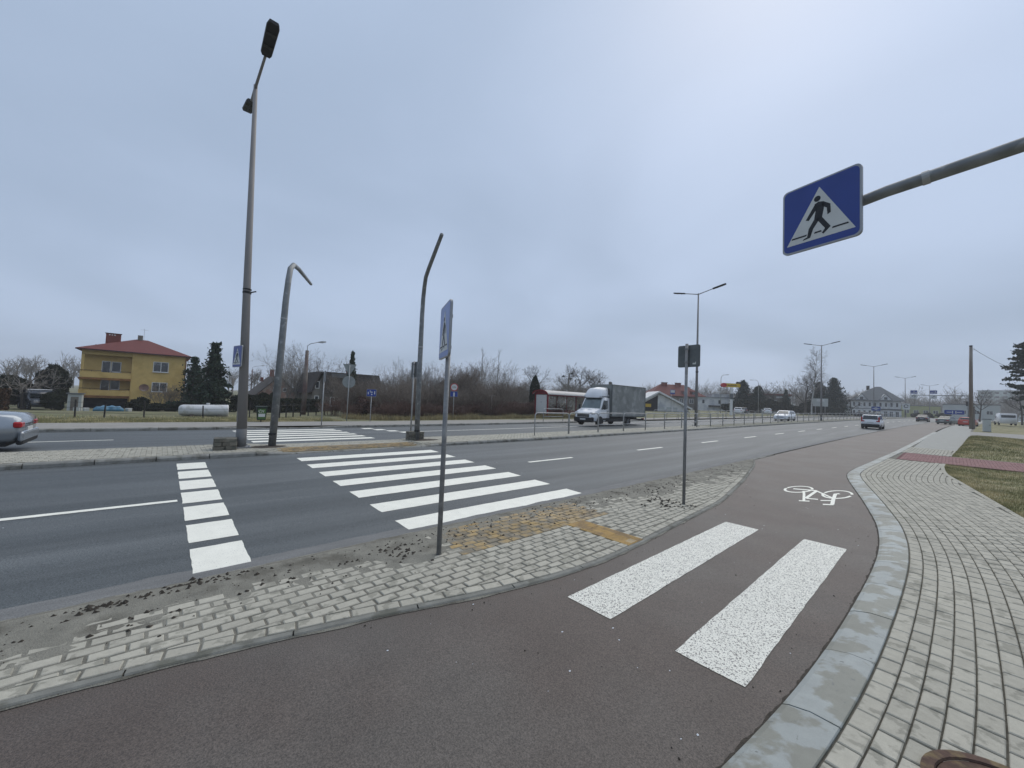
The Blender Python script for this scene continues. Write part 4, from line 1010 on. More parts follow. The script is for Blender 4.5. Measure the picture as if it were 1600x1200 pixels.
# dark parked van with a pale roof by the hedge, a far box van on the right
def boxvan(name, loc, rz, label, mb_, mroof, L=4.8, Wd=1.9, H=1.95):
    t = thing(name, loc, rz, label, 'van'); hw = Wd/2
    MB().loft([body_ring(x*L-L/2, hw*k, .3, .9, z, .03) for x, k, z in ((0, .95, H-.12), (.04, 1, H-.08), (.60, 1, H-.08), (.72, .98, H-.35), (.80, .97, 1.12), (.96, .92, .95), (1, .82, .8))]).build('body', mb_, t, True)
    MB().box((-L*.2, 0, H-.02), (L*.52, Wd*.86, .08), 0, .03).build('roof_panel', mroof, t)
    for fx in (.2, .82):
        for s in (-1, 1): wheel(t, fx*L-L/2, s*(hw-.08), .33, .2)
    MB().box((-L/2-.01, 0, H-.55), (.03, Wd*.8, .45)).build('rear_window', m_cglass, t)
    MB().box((L*.26, 0, 1.36), (.5, Wd*.86, .42)).build('windscreen', m_cglass, t)
    for s in (-1, 1): MB().box((L*.10, s*hw*.985, 1.38), (1.1, .03, .40)).build('side_window', m_cglass, t); MB().box((L/2-.1, s*.62, .82), (.2, .3, .16), 0, .03).build('headlamp', m_headl, t)
    return t
boxvan('parked_van', (-60, -9.0, -.72), R(20), 'dark van with a pale roof parked by the hedges left of the yellow house', m_dkcar, m_wpaint)
t = boxvan('box_van', (7.8, 112.5, rise(112)+.2), R(95), 'white box van parked by the pine on the right', m_wpaint, m_wpaint, 4.6, 2.0, 2.1)
# ------------------------------------------------------------------ buildings (local front wall faces -Y, x to the right)
m_yel = mat('yellow_render', (.58, .41, .15), rough=.9, var=.10, scale=1.2, bump=.2, bscale=30, c2=(.50, .34, .115), c2scale=.8, c2lo=.52, c2hi=.66)
m_ybeam = mat('pale_yellow_render', (.46, .33, .12), rough=.9, var=.1, scale=2)
m_orange = mat('stained_balcony_edge', (.27, .13, .045), rough=.9, var=.25, scale=2.5, c2=(.18, .09, .035), c2scale=1.5)
m_rroof = mat('red_roof_tile', (.115, .022, .018), rough=.75, var=.16, scale=3, bump=.5, bscale=10, stretch=(1, 1, 1))
m_chim = mat('red_brick_chimney', (.17, .045, .035), rough=.9, var=.25, scale=6)
m_fwhite = mat('white_window_frame', (.62, .62, .60), rough=.5, var=.06)
m_pane = mat('window_pane', (.030, .034, .038), rough=.07, var=.6, scale=1.2, spec=.7, c2=(.11, .12, .125), c2scale=2.2, c2lo=.55, c2hi=.62)
m_dark = mat('dark_basement', (.020, .018, .022), rough=.9, var=.4, scale=2)
m_gutter = mat('dark_gutter', (.045, .018, .016), rough=.6, var=.2)
m_grey = mat('weathered_grey_wall', (.20, .185, .16), rough=.95, var=.2, scale=1.5, c2=(.14, .125, .105), c2scale=.6)
m_pink = mat('worn_pink_brick', (.25, .155, .125), rough=.95, var=.2, scale=2.5, c2=(.33, .27, .23), c2scale=1.2, c2lo=.48, c2hi=.6)
m_dkroof = mat('old_dark_roof', (.060, .052, .048), rough=.9, var=.25, scale=2, bump=.4, bscale=8)
m_grroof = mat('grey_slate_roof', (.105, .115, .122), rough=.8, var=.15, scale=2)
m_wwall = mat('white_render', (.62, .62, .60), rough=.9, var=.08, scale=.8, c2=(.40, .41, .42), c2scale=.5)
m_pale = mat('pale_panel', (.42, .44, .42), rough=.8, var=.08, scale=.6)
m_lime = mat('yellow_green_wall', (.30, .31, .13), rough=.9, var=.15, scale=.4)
def window(parent, x, z, wd, ht, y, split=2, m_fr=m_fwhite, sill=True, out=-1):
    """frame with panes and a sill on a wall whose outer face is at local y; out = -1 looks towards -Y"""
    f = MB(); th = .07
    f.box((x, y+out*.02, z+ht/2-th/2), (wd, .06, th)); f.box((x, y+out*.02, z-ht/2+th/2), (wd, .06, th))
    for s in (-1, 1): f.box((x+s*(wd/2-th/2), y+out*.02, z), (th, .06, ht-2*th))
    for k in range(1, split): f.box((x-wd/2+wd*k/split, y+out*.02, z), (th, .06, ht-2*th))
    fr = f.build('window', m_fr, parent)
    pw = (wd-th)/split
    for k in range(split): MB().box((x-wd/2+th/2+pw*(k+.5), y+out*.008, z), (pw-th, .03, ht-2*th)).build('pane', m_pane, fr)
    if sill: MB().box((x, y+out*.07, z-ht/2-.03), (wd+.16, .16, .05)).build('sill', m_fr, fr)
    return fr
def hip_roof(mb, w_, d_, z, h, ov=.45, ridge=.35, off=0):
    a, b = w_/2+ov, d_/2+ov; r_ = w_*ridge/2
    mb.add([(-a, -b, z), (a, -b, z), (a, b, z), (-a, b, z), (-r_+off, 0, z+h), (r_+off, 0, z+h), (-a, -b, z-.12), (a, -b, z-.12), (a, b, z-.12), (-a, b, z-.12)],
           [(0, 1, 5, 4), (1, 2, 5), (2, 3, 4, 5), (3, 0, 4), (6, 7, 1, 0), (7, 8, 2, 1), (8, 9, 3, 2), (9, 6, 0, 3), (9, 8, 7, 6)]); return mb
def gable_wall(parent, w_, d_, h, hr, m_, name='wall'):
    prof = [(-w_/2, 0), (w_/2, 0), (w_/2, h), (0, h+hr), (-w_/2, h)]
    return MB().prism(prof, (0, -d_/2, 0), (1, 0, 0), (0, 0, 1), (0, 1, 0), d_).build(name, m_, parent)
def gable_roof(parent, w_, d_, h, hr, m_, ov=.4, th=.14, ovf=.35):
    r_ = MB(); sl = hr/(w_/2)
    for s in (-1, 1):
        r_.prism([(0, 0), (s*(w_/2+ov), -sl*(w_/2+ov)), (s*(w_/2+ov), -sl*(w_/2+ov)+th), (0, th+.02)], (0, -d_/2-ovf, h+hr+.01), (1, 0, 0), (0, 0, 1), (0, 1, 0), d_+2*ovf)
    return r_.build('roof', m_, parent)

# --- the yellow house (front wall on x = -68, seen across both carriageways)
HZ = -1.0; hy0, hy1 = -7.25, 2.25
t = thing('yellow_house', (-68, (hy0+hy1)/2, HZ), R(90), 'yellow two-storey house with red hip roof and two balconies', 'house')
cy = (hy0+hy1)/2
def lx(y): return y-cy                     # world y -> local x
def lz(z): return z-HZ
Dp = 9.5; Wd_ = hy1-hy0; zt = lz(6.12)
# walls: right block full, left block recessed behind the balconies
x_l, x_m, x_r = lx(hy0), lx(-2.95), lx(hy1)
wl = MB(); wl.box(((x_m+x_r)/2, Dp/2, zt/2), (x_r-x_m, Dp, zt)); wl.build('wall', m_yel, t)
MB().box(((x_l+x_m)/2, 1.15+(Dp-1.15)/2, zt/2), (x_m-x_l-.004, Dp-1.15, zt)).build('recessed_wall', m_yel, t)
MB().box(((x_l+x_m)/2, .14, lz(5.82)), (x_m-x_l, .28, .55)).build('balcony_beam', m_ybeam, t)
MB().box(((x_l+x_m)/2, .60, zt-.03), (x_m-x_l-.01, 1.1, .06)).build('balcony_ceiling', m_ybeam, t)
MB().box((x_l+.13, .14, lz(2.55)), (.26, .28, 6.1)).build('balcony_pillar', m_yel, t)
for zf, nm in ((2.66, 'upper'), (.50, 'lower')):
    sl_ = MB().box(((x_l+x_m)/2-.05, .48, lz(zf)), (x_m-x_l+.1, 1.32, .26)).build('balcony_slab', m_orange, t)
    pr = MB().box(((x_l+x_m)/2-.02, -.10, lz(zf)+.48), (x_m-x_l, .07, .66)).build('balcony_panel', m_yel, t)
    rl = MB().tube([(x_l, -.11, lz(zf)+.98), (x_m, -.11, lz(zf)+.98)], .025, 6); rl.build('balcony_rail', m_gutter, t)
    for k in range(6): MB().tube([(x_l+.1+k*(x_m-x_l-.2)/5, -.11, lz(zf)+.78), (x_l+.1+k*(x_m-x_l-.2)/5, -.11, lz(zf)+.98)], .015, 5).build('rail_post', m_gutter, t)
    dx = lx(-5.22); 
    window(t, dx-.02, lz(zf)+1.22, .78, 2.0, 1.15, 1, sill=False); window(t, dx+.85, lz(zf)+1.56, .86, 1.28, 1.15, 1)
MB().box((lx(-6.3), .92, lz(-.3)), (x_m-x_l-.3, .4, 1.2)).build('garage_shade', m_dark, t) if False else None
MB().box(((x_l+x_m)/2, 1.12, lz(-.30)), (x_m-x_l-.4, .06, 1.2)).build('garage_door', m_dark, t)
window(t, lx(-.24), lz(4.52), 1.50, 1.32, 0, 2); window(t, lx(-.24), lz(1.92), 1.50, 1.22, 0, 2)
MB().box((x_r-.05, -.02, zt/2), (.14, .06, zt)).build('downpipe', m_orange, t)
rf = hip_roof(MB(), Wd_, Dp, zt+.06, 2.05, .48, .12, .15); ro = rf.build('roof', m_rroof, t); ro.location = (0, Dp/2, 0)
MB().box((0, -.5, zt-.03), (Wd_+1.0, .10, .12)).build('gutter', m_gutter, t)
ch = MB().box((lx(-5.0), 3.6, lz(7.9)), (1.35, .5, 1.3)).build('chimney', m_chim, t)
for k in range(3): MB().box((lx(-5.35)+k*.24, 3.34, lz(8.38)), (.13, .03, .13)).build('flue_opening', m_fwhite, ch)
MB().box((lx(-5.0), 3.6, lz(8.58)), (1.5, .62, .08)).build('chimney_cap', m_gutter, ch)
MB().box((lx(-2.55), 4.7, lz(8.35)), (.5, .5, .9)).build('chimney', m_grey, t)
an = MB().tube([(lx(-2.2), 4.7, lz(8.2)), (lx(-2.2), 4.7, lz(9.8))], .015, 5); an.tube([(lx(-2.6), 4.7, lz(9.6)), (lx(-1.8), 4.7, lz(9.6))], .012, 5); an.build('aerial', m_galv, t)
MB().tube([(lx(-6.4), 2.6, lz(6.3)), (lx(-6.4), 2.6, lz(6.95))], .06, 8).build('vent_pipe', m_gutter, t)
ds = MB(); n = 20
for rr, yy in ((0, -.20), (.2, -.24), (.42, -.33), (.46, -.36)): ds.v += [(lx(-1.68)+rr*math.cos(2*math.pi*i/n), yy, lz(1.78)+rr*math.sin(2*math.pi*i/n)) for i in range(n)]
ds.f = [(l*n+i, l*n+(i+1) % n, l*n+n+(i+1) % n, l*n+n+i) for l in range(3) for i in range(n)]
ds = ds.build('satellite_dish', m_pink, t, True); MB().beam((lx(-1.68), 0, lz(1.6)), (lx(-1.68), -.6, lz(1.78)), .03, .03).build('dish_arm', m_galv, ds)

# --- pink gabled house
t = thing('gabled_house', (-75, 13.75, -.9), R(90), 'old house with a worn pink brick gable and dark roof', 'house')
gable_wall(t, 7.4, 9, 1.5, 3.75, m_pink); gable_roof(t, 7.4, 9, 1.5, 3.75, m_dkroof)
for x in (-.55, .85): window(t, x, 3.2, .5, .6, -4.5, 1, sill=False)
for x in (-2.0, 1.8): window(t, x, 1.1, .9, 1.1, -4.5, 2)
c_ = MB().box((-.5, -1.5, 5.8), (.55, .55, 1.1)).build('chimney', m_chim, t); MB().box((-.5, -1.5, 6.45), (.65, .65, .14)).build('chimney_cap', m_fwhite, c_); MB().box((-1.7, -.5, 4.75), (.4, .4, .7)).build('chimney', m_chim, t)
# --- old brown mansard house behind the thicket
t = thing('old_mansard_house', (-56, 17.9, -.2), R(90), 'dark old mansard house with a pale patched gable behind the thicket', 'house')
prof = [(-4.3, 0), (4.3, 0), (4.3, 2.2), (3.3, 4.3), (2.6, 4.95), (-2.6, 4.95), (-3.3, 4.3), (-4.3, 2.2)]
MB().prism([(-4.1, 0), (4.1, 0), (4.1, 2.3), (2.9, 4.6), (-2.9, 4.6), (-4.1, 2.3)], (0, -4, 0), (1, 0, 0), (0, 0, 1), (0, 1, 0), 8).build('wall', m_grey, t)
rf = MB().prism([(-4.2, 2.35), (-4.55, 2.15), (-3.4, 4.9), (4.0, 4.9), (4.65, 2.15), (4.3, 2.35), (3.8, 4.7), (-3.25, 4.7)], (0, -4.3, 0), (1, 0, 0), (0, 0, 1), (0, 1, 0), 8.6).build('roof', m_dkroof, t)
MB().add([(-3.0, -4.32, 2.2), (4.6, -4.9, 2.1), (4.1, -4.4, 4.9), (-3.0, -4.32, 4.9)], [(0, 1, 2, 3)]).build('roof_slope', m_dkroof, t)
MB().box((-1.0, -4.42, 4.5), (2.2, .06, .5)).build('roof_patch', m_grroof, t)
for x, z in ((-3.6, 1.4), (-3.6, 3.2)): window(t, x, z, .5, .9, -4.0, 1, sill=False)
for x in (-1.5, 1.2): window(t, x, 1.2, 1.0, 1.1, -4.0, 2)
MB().box((1.6, 0, 5.3), (.7, .5, .8)).build('chimney', m_chim, t)
# --- low house with pale gable in the thicket
t = thing('thicket_house', (-50, 33.5, .2), R(62), 'low house with a pale boarded gable hidden in the thicket', 'house')
gable_wall(t, 6.4, 11, 2.2, 2.0, m_grey); gable_roof(t, 6.4, 11, 2.2, 2.0, m_dkroof)
for k in range(9): MB().box((-2.8+k*.7, -5.53, 1.9), (.55, .05, 2.4)).build('board', m_pale if k % 2 else m_grey, t)
MB().box((.5, 1, 4.4), (.6, .5, .8)).build('chimney', m_chim, t)
t.rotation_euler.z = R(40)
# --- white house with low roof
t = thing('white_low_house', (-57, 52, .45), R(60), 'low whitish house with grey roof left of the bus shelter', 'house')
gable_wall(t, 8, 9, 2.2, 1.9, m_wwall); gable_roof(t, 8, 9, 2.2, 1.9, m_grroof)
for x in (-2, 0, 2): window(t, x, 1.3, .9, 1.1, -4.5, 2)

# --- slanted-roof shop, red-roofed house, flat white building
fx0, fx1 = Vector((-44.4, 76.6)), Vector((-36.6, 84.9)); an_ = math.atan2((fx1-fx0).y, (fx1-fx0).x); c_ = (fx0+fx1)/2
t = thing('slanted_roof_shop', (c_.x-3*math.sin(an_)*1, c_.y+3*math.cos(an_)*1, .15), an_, 'small white shop with a steep asymmetric roof and dark glazed front', 'shop')
Wf = (fx1-fx0).length; apx = -Wf/2+Wf*.42
MB().prism([(-Wf/2, 0), (Wf/2, 0), (Wf/2, 1.6), (apx, 4.75), (-Wf/2, 2.0)], (0, -3, 0), (1, 0, 0), (0, 0, 1), (0, 1, 0), 6).build('wall', m_wwall, t)
rf = MB()
for (x0, z0, x1, z1) in ((apx, 4.85, -Wf/2-.6, 1.75), (apx, 4.85, Wf/2+.5, 1.40)):
    rf.prism([(x0, z0), (x1, z1), (x1, z1+.38), (x0, z0+.38)], (0, -3.7, 0), (1, 0, 0), (0, 0, 1), (0, 1, 0), 7.4)
rf.build('roof', m_fwhite, t)
MB().prism([(-Wf/2+.2, .5), (apx-.1, .5), (apx-.1, 4.3), (-Wf/2+.2, 1.7)], (0, -3.02, 0), (1, 0, 0), (0, 0, 1), (0, -1, 0), .03).build('glazing', m_dark, t)
m_ysign = mat('yellow_sign', (.55, .36, .02), rough=.5, var=.08); 
MB().box((-Wf/2+2.6, -3.10, 2.05), (1.3, .06, .7), 0, .02).build('yellow_sign', m_ysign, t)
for k in range(3): MB().box((apx+.9+k*1.4, -3.02, 1.0), (.9, .05, 1.6)).build('panel', m_pale, t)
t = thing('red_roofed_house', (-55.5, 116.5, .6), R(48), 'large house with a red tiled hip roof and two wide chimneys behind the shop', 'house')
MB().box((0, 0, 2.4), (16, 9, 4.8)).build('wall', m_grey, t); hip_roof(MB(), 16, 9, 4.8, 3.6, .5, .45).build('roof', m_rroof, t)
for x in (-2.6, 1.6): 
    c_ = MB().box((x, -.6, 8.2), (1.6, .7, 1.3)).build('chimney', m_chim, t); MB().box((x, -.6, 8.9), (1.8, .9, .1)).build('chimney_cap', m_gutter, c_)
for x in (-5, -2, 1, 4): window(t, x, 3.4, 1.2, 1.3, -4.5, 2)
for x in (2.2, 4.8):
    d_ = MB().box((x, -3.4, 5.7), (1.3, 1.4, 1.3)).build('dormer', m_rroof, t); MB().box((x, -4.12, 5.7), (.9, .05, .9)).build('dormer_window', m_pane, d_)
t = thing('flat_white_building', (-46.5, 124.0, .3), R(47), 'flat-roofed whitish building with dark canopy behind the railing', 'building')
MB().box((0, 0, 2.5), (13, 8, 5.0)).build('wall', m_wwall, t); MB().box((-2.4, 0, 4.85), (8, 8.2, .5)).build('parapet', m_pale, t); MB().box((2.0, .5, 5.6), (6, 5, 1.1)).build('upper_storey', m_wwall, t)
MB().box((1.5, -4.3, 2.55), (9, .9, .35)).build('canopy', m_dark, t); MB().box((0, 0, 5.1), (13.2, 8.3, .12)).build('roof', m_dkroof, t); MB().box((2, .5, 6.2), (6.3, 5.3, .12)).build('upper_roof', m_fwhite, t)
for x in (-4.5, 0.2, 3.6): window(t, x, 3.8, .8, 1.2, -4.0, 1, sill=False)
MB().box((5.6, -4.02, 2.4), (.9, .05, 4.4)).build('blue_pillar_panel', mat('blue_grey_panel', (.16, .19, .26), rough=.7), t)
# low shed far left of birch
t = thing('brown_flat_house', (-36, 141, .9), R(40), 'brown flat house with pale eaves among the trees left of the birch', 'house')
MB().box((0, 0, 3), (9, 7, 6)).build('wall', m_grey, t); MB().box((0, 0, 6.2), (9.6, 7.6, .4)).build('roof', m_chim, t); MB().box((2.4, -3.6, 5.4), (4, .2, .5)).build('eaves', m_pale, t)
for x in (-2.5, 0, 2.5): window(t, x, 3.8, 1, 1.2, -3.5, 2)
# --- white villa
t = thing('white_villa', (-15.6, 176, 1.1), R(18), 'white two-storey villa with grey hip roof and half-timbered gables', 'villa'); t.scale = (.84, .84, .9)
W2, D2, H2 = 14.5, 12, 6.4
MB().box((0, 0, H2/2), (W2, D2, H2)).build('wall', m_wwall, t); hip_roof(MB(), W2, D2, H2, 5.2, .9, .10, 2.2).build('roof', m_grroof, t)
MB().box((-W2/2-2, .5, 2.9), (4.2, 9, 5.8)).build('wing', m_wwall, t); r_ = hip_roof(MB(), 4.6, 9, 5.8, 2.2, .5, .3).build('wing_roof', m_grroof, t); r_.location = (-W2/2-2, .5, 0)
MB().box((-.6, 1, 11.2), (.9, .6, 1.6)).build('chimney', m_dkroof, t)
for x in (-4.2, 2.8):
    gb = MB().prism([(-1.9, 0), (1.9, 0), (0, 2.3)], (x, -D2/2-.6, H2+.05), (1, 0, 0), (0, 0, 1), (0, 1, 0), 3.2).build('gable', m_wwall, t)
    MB().box((x, -D2/2-.63, H2+.75), (.9, .05, .9)).build('gable_window', m_pane, gb)
    for s in (-1, 1): MB().beam((x+s*1.9, -D2/2-.64, H2+.1), (x, -D2/2-.64, H2+2.4), .2, .14).build('gable_trim', m_grroof, gb)
for k in range(9):
    x = -6.3+k*1.55
    window(t, x, 4.9, .75, 1.5, -D2/2, 1, m_fwhite, True); window(t, x, 1.9, .8, 1.7, -D2/2, 1, m_fwhite, True)
MB().box((0, -D2/2-.04, 3.35), (W2, .1, .22)).build('storey_band', m_grroof, t)
for k in range(2): window(t, -W2/2-3.0+k*1.8, 4.2, .9, 1.4, -4.0, 1); window(t, -W2/2-3.0+k*1.8, 1.6, .9, 1.5, -4.0, 1)
MB().box((4.0, -D2/2-1.0, 1.5), (5.6, 2.0, 3.0)).build('porch', m_wwall, t); MB().box((4.0, -D2/2-1.0, 3.1), (6.2, 2.5, .22)).build('porch_roof', m_dkroof, t)
for x in (2.4, 4.0, 5.6): window(t, x, 1.6, 1.0, 1.9, -D2/2-2.0, 2)
t = thing('grey_roof_shed', (-25, 165, 1.0), R(30), 'low grey-roofed shed between the conifers and the villa', 'shed')
gable_wall(t, 7, 9, 2.4, 2.4, m_pale); gable_roof(t, 7, 9, 2.4, 2.4, m_grroof); window(t, 0, 1.3, 1.4, 1.0, -4.5, 2)
# --- far right: low yellow-green hall, apartment block
t = thing('yellow_green_hall', (-8, 258, 1.8), R(8), 'low pale yellow-green hall far behind the gantry', 'building')
MB().box((0, 0, 2.6), (15, 10, 5.2)).build('wall', m_lime, t); MB().box((0, 0, 5.3), (15.4, 10.4, .25)).build('roof', m_grroof, t)
for k in range(5): window(t, -6+k*3, 2.6, 1.6, 1.4, -5, 2, sill=False)
t = thing('pale_hall', (8, 232, 1.8), R(-4), 'low pale grey hall far behind the blue direction sign', 'building')
MB().box((0, 0, 2.8), (14, 10, 5.6)).build('wall', m_pale, t); MB().box((0, 0, 5.7), (14.4, 10.4, .25)).build('roof', m_grroof, t)
for k in range(4): window(t, -5+k*3.2, 2.8, 1.6, 1.4, -5, 2, sill=False)
m_apt = mat('pale_green_panel', (.36, .42, .40), rough=.9, var=.06, scale=.2)
t = thing('apartment_block', (33, 470, 2), R(-6), 'pale green apartment block far away behind the pine', 'apartment block')
MB().box((0, 0, 11), (26, 12, 22)).build('wall', m_apt, t); MB().box((0, 0, 22.2), (26.6, 12.6, .5)).build('roof', m_grroof, t)
for fl in range(7):
    for k in range(7): window(t, -10.8+k*3.6, 2.4+fl*3, 1.9, 1.5, -6, 1, sill=False)

# --- bus shelter
m_shred = mat('shelter_red', (.21, .022, .028), rough=.45, var=.12); m_shroof = mat('shelter_roof_grey', (.40, .39, .37), rough=.5, var=.15)
m_shgl = clear_glass('shelter_glass', (.50, .50, .47), .42)
sx0, sy0, sy1, sz = -28.75, 29.4, 36.2, terr(-27.5, 30)+.05
t = thing('bus_shelter', (sx0, sy0, sz), 0, 'red-framed glass bus shelter with arched pale roof and white end panel', 'bus shelter')
wS, lS, hS = 1.75, sy1-sy0, 2.35
for (x, y) in ((0, 0), (wS, 0), (0, lS), (wS, lS)): MB().box((x, y, hS/2), (.12, .12, hS)).build('corner_post', m_shred, t)
for k in range(1, 4): MB().box((0, lS*k/4, hS/2), (.07, .07, hS)).build('mullion', m_shred, t)
for z in (.12, .62, hS-.05): MB().beam((0, 0, z), (0, lS, z), .06, .08).build('back_rail', m_shred, t)
MB().beam((wS, 0, hS-.04), (wS, lS, hS-.04), .08, .12).build('front_beam', m_shred, t)
for k in range(4): MB().box((-.01, lS*(k+.5)/4, (hS+.62)/2), (.015, lS/4-.1, hS-.75)).build('glass_pane', m_shgl, t)
MB().box((wS/2, lS, (hS+.2)/2), (wS-.16, .015, hS-.35)).build('glass_pane', m_shgl, t)
for y in (0, lS): MB().beam((0, y, .12), (wS, y, .12), .08, .12).build('end_rail', m_shred, t)
ep = MB().box((wS/2, -.02, 1.32), (wS-.30, .09, 1.95), 0, .015).build('end_panel', m_fwhite, t)
MB().prism([(-.05, -.04), (.06, -.04), (.01, .07)], (wS/2, -.07, 1.55), (1, 0, 0), (0, 0, 1), (0, -1, 0), .003).build('panel_mark', m_sblk, ep)
ar = []; 
def arch(o): return [(wS/2-(wS/2+.18+o)*math.cos(math.pi*i/12), hS+(.42+o)*math.sin(math.pi*i/12)) for i in range(13)]
MB().prism(arch(.04)+arch(0)[::-1], (0, -.25, 0), (1, 0, 0), (0, 0, 1), (0, 1, 0), lS+.5).build('arched_roof', m_shroof, t)
MB().prism(arch(.0), (0, -.06, 0), (1, 0, 0), (0, 0, 1), (0, 1, 0), .05).build('end_arch', m_shred, t)
MB().prism(arch(.07)+arch(-.06)[::-1], (0, -.30, 0), (1, 0, 0), (0, 0, 1), (0, 1, 0), .05).build('arch_rim', m_shred, t)
bn = MB().box((.35, lS/2, .48), (.38, lS*.7, .06)).build('bench', m_shred, t)
for k in (-1, 1): MB().box((.35, lS/2+k*lS*.28, .22), (.06, .06, .46)).build('leg', m_shred, bn)

# --- roadside pylon with the yellow sign
t = thing('arrow_pylon', (-27.2, 82, .65), R(48), 'white pylon carrying a long yellow sign with red and black ends', 'pylon sign')
MB().box((0, 0, 2.7), (.42, .3, 5.6)).build('column', m_fwhite, t); MB().box((0, -.02, 3.9), (.5, .34, 1.1)).build('column_cover', m_back, t)
MB().prism(rrect(2.9, .72, .2), (.2, .12, 6.05), (1, 0, 0), (0, 0, 1), (0, -1, 0), .3).build('sign_box', m_ysign, t)
MB().prism(circ(.42, 16), (-1.55, .13, 6.05), (1.35, 0, 0), (0, 0, 1), (0, -1, 0), .32).build('red_end', m_sred, t)
MB().prism([(0, -.46), (.35, -.42), (.72, 0), (.35, .42), (0, .46), (.25, 0)], (1.5, .13, 6.05), (1, 0, 0), (0, 0, 1), (0, -1, 0), .32).build('black_end', m_sblk, t)
MB().prism(circ(.26, 14), (1.15, .10, 6.55), (1, 0, 0), (0, 0, 1), (0, -1, 0), .26).build('black_knob', m_sblk, t)
tx = MB()
for k in range(11): h_ = .30 if k in (0, 4, 9) else .20; tx.box((-.75+k*.16, -.185, 5.98+h_/2-.08), (.10, .01, h_))
tx.build('lettering', mat('sign_brown', (.09, .05, .02)), t)
# white bus-stop flag sign and bill board
t = thing('bus_stop_flag', (-31.5, 66, .75), R(45), 'small white and blue stop flag on a thin post before the shop', 'road sign'); post(t, 4.2, .04)
p = sign_face(t, .2, 3.9, -.03, .85, .8, 'blue'); MB().box((.2, -.062, 4.0), (.7, .004, .42)).build('white_field', m_white, p)
t = thing('billboard', (-21.8, 132.6, 1.2), R(30), 'grey back of a billboard beside the bare birch', 'billboard')
MB().box((0, 0, 3.7), (3.4, .12, 2.1)).build('board', m_pale, t)
for s in (-1, 1): MB().box((s*1.1, .1, 1.4), (.14, .14, 2.8)).build('leg', m_galv, t)
MB().box((0, -.07, 4.3), (1.8, .02, .7)).build('poster', m_white, t)
# --- sign gantry
gx0, gx1, gy = -5.2, 4.5, 142; gz0 = rise(142)
t = thing('sign_gantry', (gx1, gy, gz0), R(-2), 'cantilever gantry with two blue lane signs over the road', 'sign gantry')
MB().tube([(0, 0, -.1), (0, 0, 6.4)], [.17, .13], 10).build('post', m_galv, t, True); MB().tube([(0, 0, 6.2), (gx0-gx1, 0, 6.3)], [.11, .08], 8).build('arm', m_galv, t, True)
MB().box((-.2, -.15, 4.3), (.4, .3, 1.1)).build('control_box', m_black, t)
for k, x in enumerate((-9.0, -5.6)):
    p = sign_face(t, x, 7.05, -.1, 1.25, .85, 'blue', thick=.05); q = MB()
    q.box((x-.25, -.153, 7.0), (.5, .004, .12)); q.box((x+(.3 if k else .05), -.153, 7.05), (.12, .004, .5)); q.box((x+.35, -.153, 6.9), (.4, .004, .12)); q.build('white_arrow', m_white, p)
    p2 = MB().prism(rrect(1.15, 1.0, .06), (x, -.1, 5.9), (1, 0, 0), (0, 0, 1), (0, -1, 0), .05).build('lane_panel', m_white, t)
    if k == 0: MB().tube([(x-.25, -.155, 5.9), (x-.2, -.155, 6.15), (x+.05, -.155, 6.25), (x+.25, -.155, 6.1), (x+.2, -.155, 5.85), (x, -.155, 5.7)], .06, 5).build('turn_arrow', m_sblk, p2)
    else: MB().beam((x-.25, -.153, 5.7), (x+.25, -.153, 6.1), .1, .01, (0, 1, 0)).build('turn_arrow', m_sblk, p2)
for nm, (x, y), z0, zs, wd, ht, rz, lab in (('blue_lane_sign', (-7.8, 96), rise(96)+.3, 2.1, 1.25, .75, -2, 'wide blue lane sign with white arrows on the median before the villa'), ('blue_route_sign', (1.7, 106.4), rise(106)+.1, 2.1, 2.5, .8, -4, 'wide blue route sign on posts far right beyond the side road')):
    t = thing(nm, (x, y, z0), R(rz), lab, 'road sign'); post(t, zs+.2, .04); p = sign_face(t, 0, zs, -.04, wd, ht, 'blue'); q = MB()
    for s in (-1, 1): q.box((s*wd*.25, -.072, zs), (wd*.24, .004, .12)); q.box((s*wd*.08, -.072, zs), (.12, .004, ht*.6))
    q.build('white_marks', m_white, p)
t = thing('white_round_sign', (-6.5, 157, rise(157)+.3), 0, 'white square sign with a dark ring beyond the villa', 'road sign'); post(t, 3.6, .05)
p = MB().prism(rrect(1.5, 1.7, .08), (0, -.05, 3.1), (1, 0, 0), (0, 0, 1), (0, -1, 0), .05).build('plate', m_white, t); MB().prism(circ(.5, 16)+circ(.32, 16)[::-1], (0, -.1, 3.2), (1, 0, 0), (0, 0, 1), (0, -1, 0), .004).build('dark_ring', m_sblk, p)
# --- wooden pole with wire, cabinet
m_wood = mat('tarred_wood_pole', (.165, .125, .098), rough=.95, var=.25, scale=2, stretch=(3, 3, .2), bump=.4, bscale=25, c2=(.22, .20, .18), c2scale=.7)
px_, py2 = 2.75, 79.5; pz_ = terr(px_-curve(79.5), 79.5)
t = thing('wooden_pole', (px_, py2, pz_), 0, 'tall brown wooden utility pole with concrete foot beside the pavement', 'utility pole')
MB().tube([(0, 0, -.2), (0, 0, 6), (.04, 0, 11.0)], [.21, .18, .15], 12).build('pole', m_wood, t, True)
MB().beam((.22, -.05, -.2), (.2, -.05, 3.0), .16, .2).build('concrete_foot', m_conc, t); MB().tube([(.04, 0, 10.95), (.04, 0, 11.12)], .16, 10).build('cap', m_black, t)
for z in (10.7, 10.5): MB().tube([(.1, 0, z), (.35, 0, z)], .03, 6).build('insulator', m_white, t)
wr = MB().tube([(px_+.3+(7*k), py2+k*22, pz_+10.6-1.5*k-1.2*math.sin(math.pi*k)*.6) for k in [i/10 for i in range(11)]], .022, 5)
tag(wr.build('overhead_wire', m_black), 'single sagging wire from the wooden pole into the pine', 'wire')
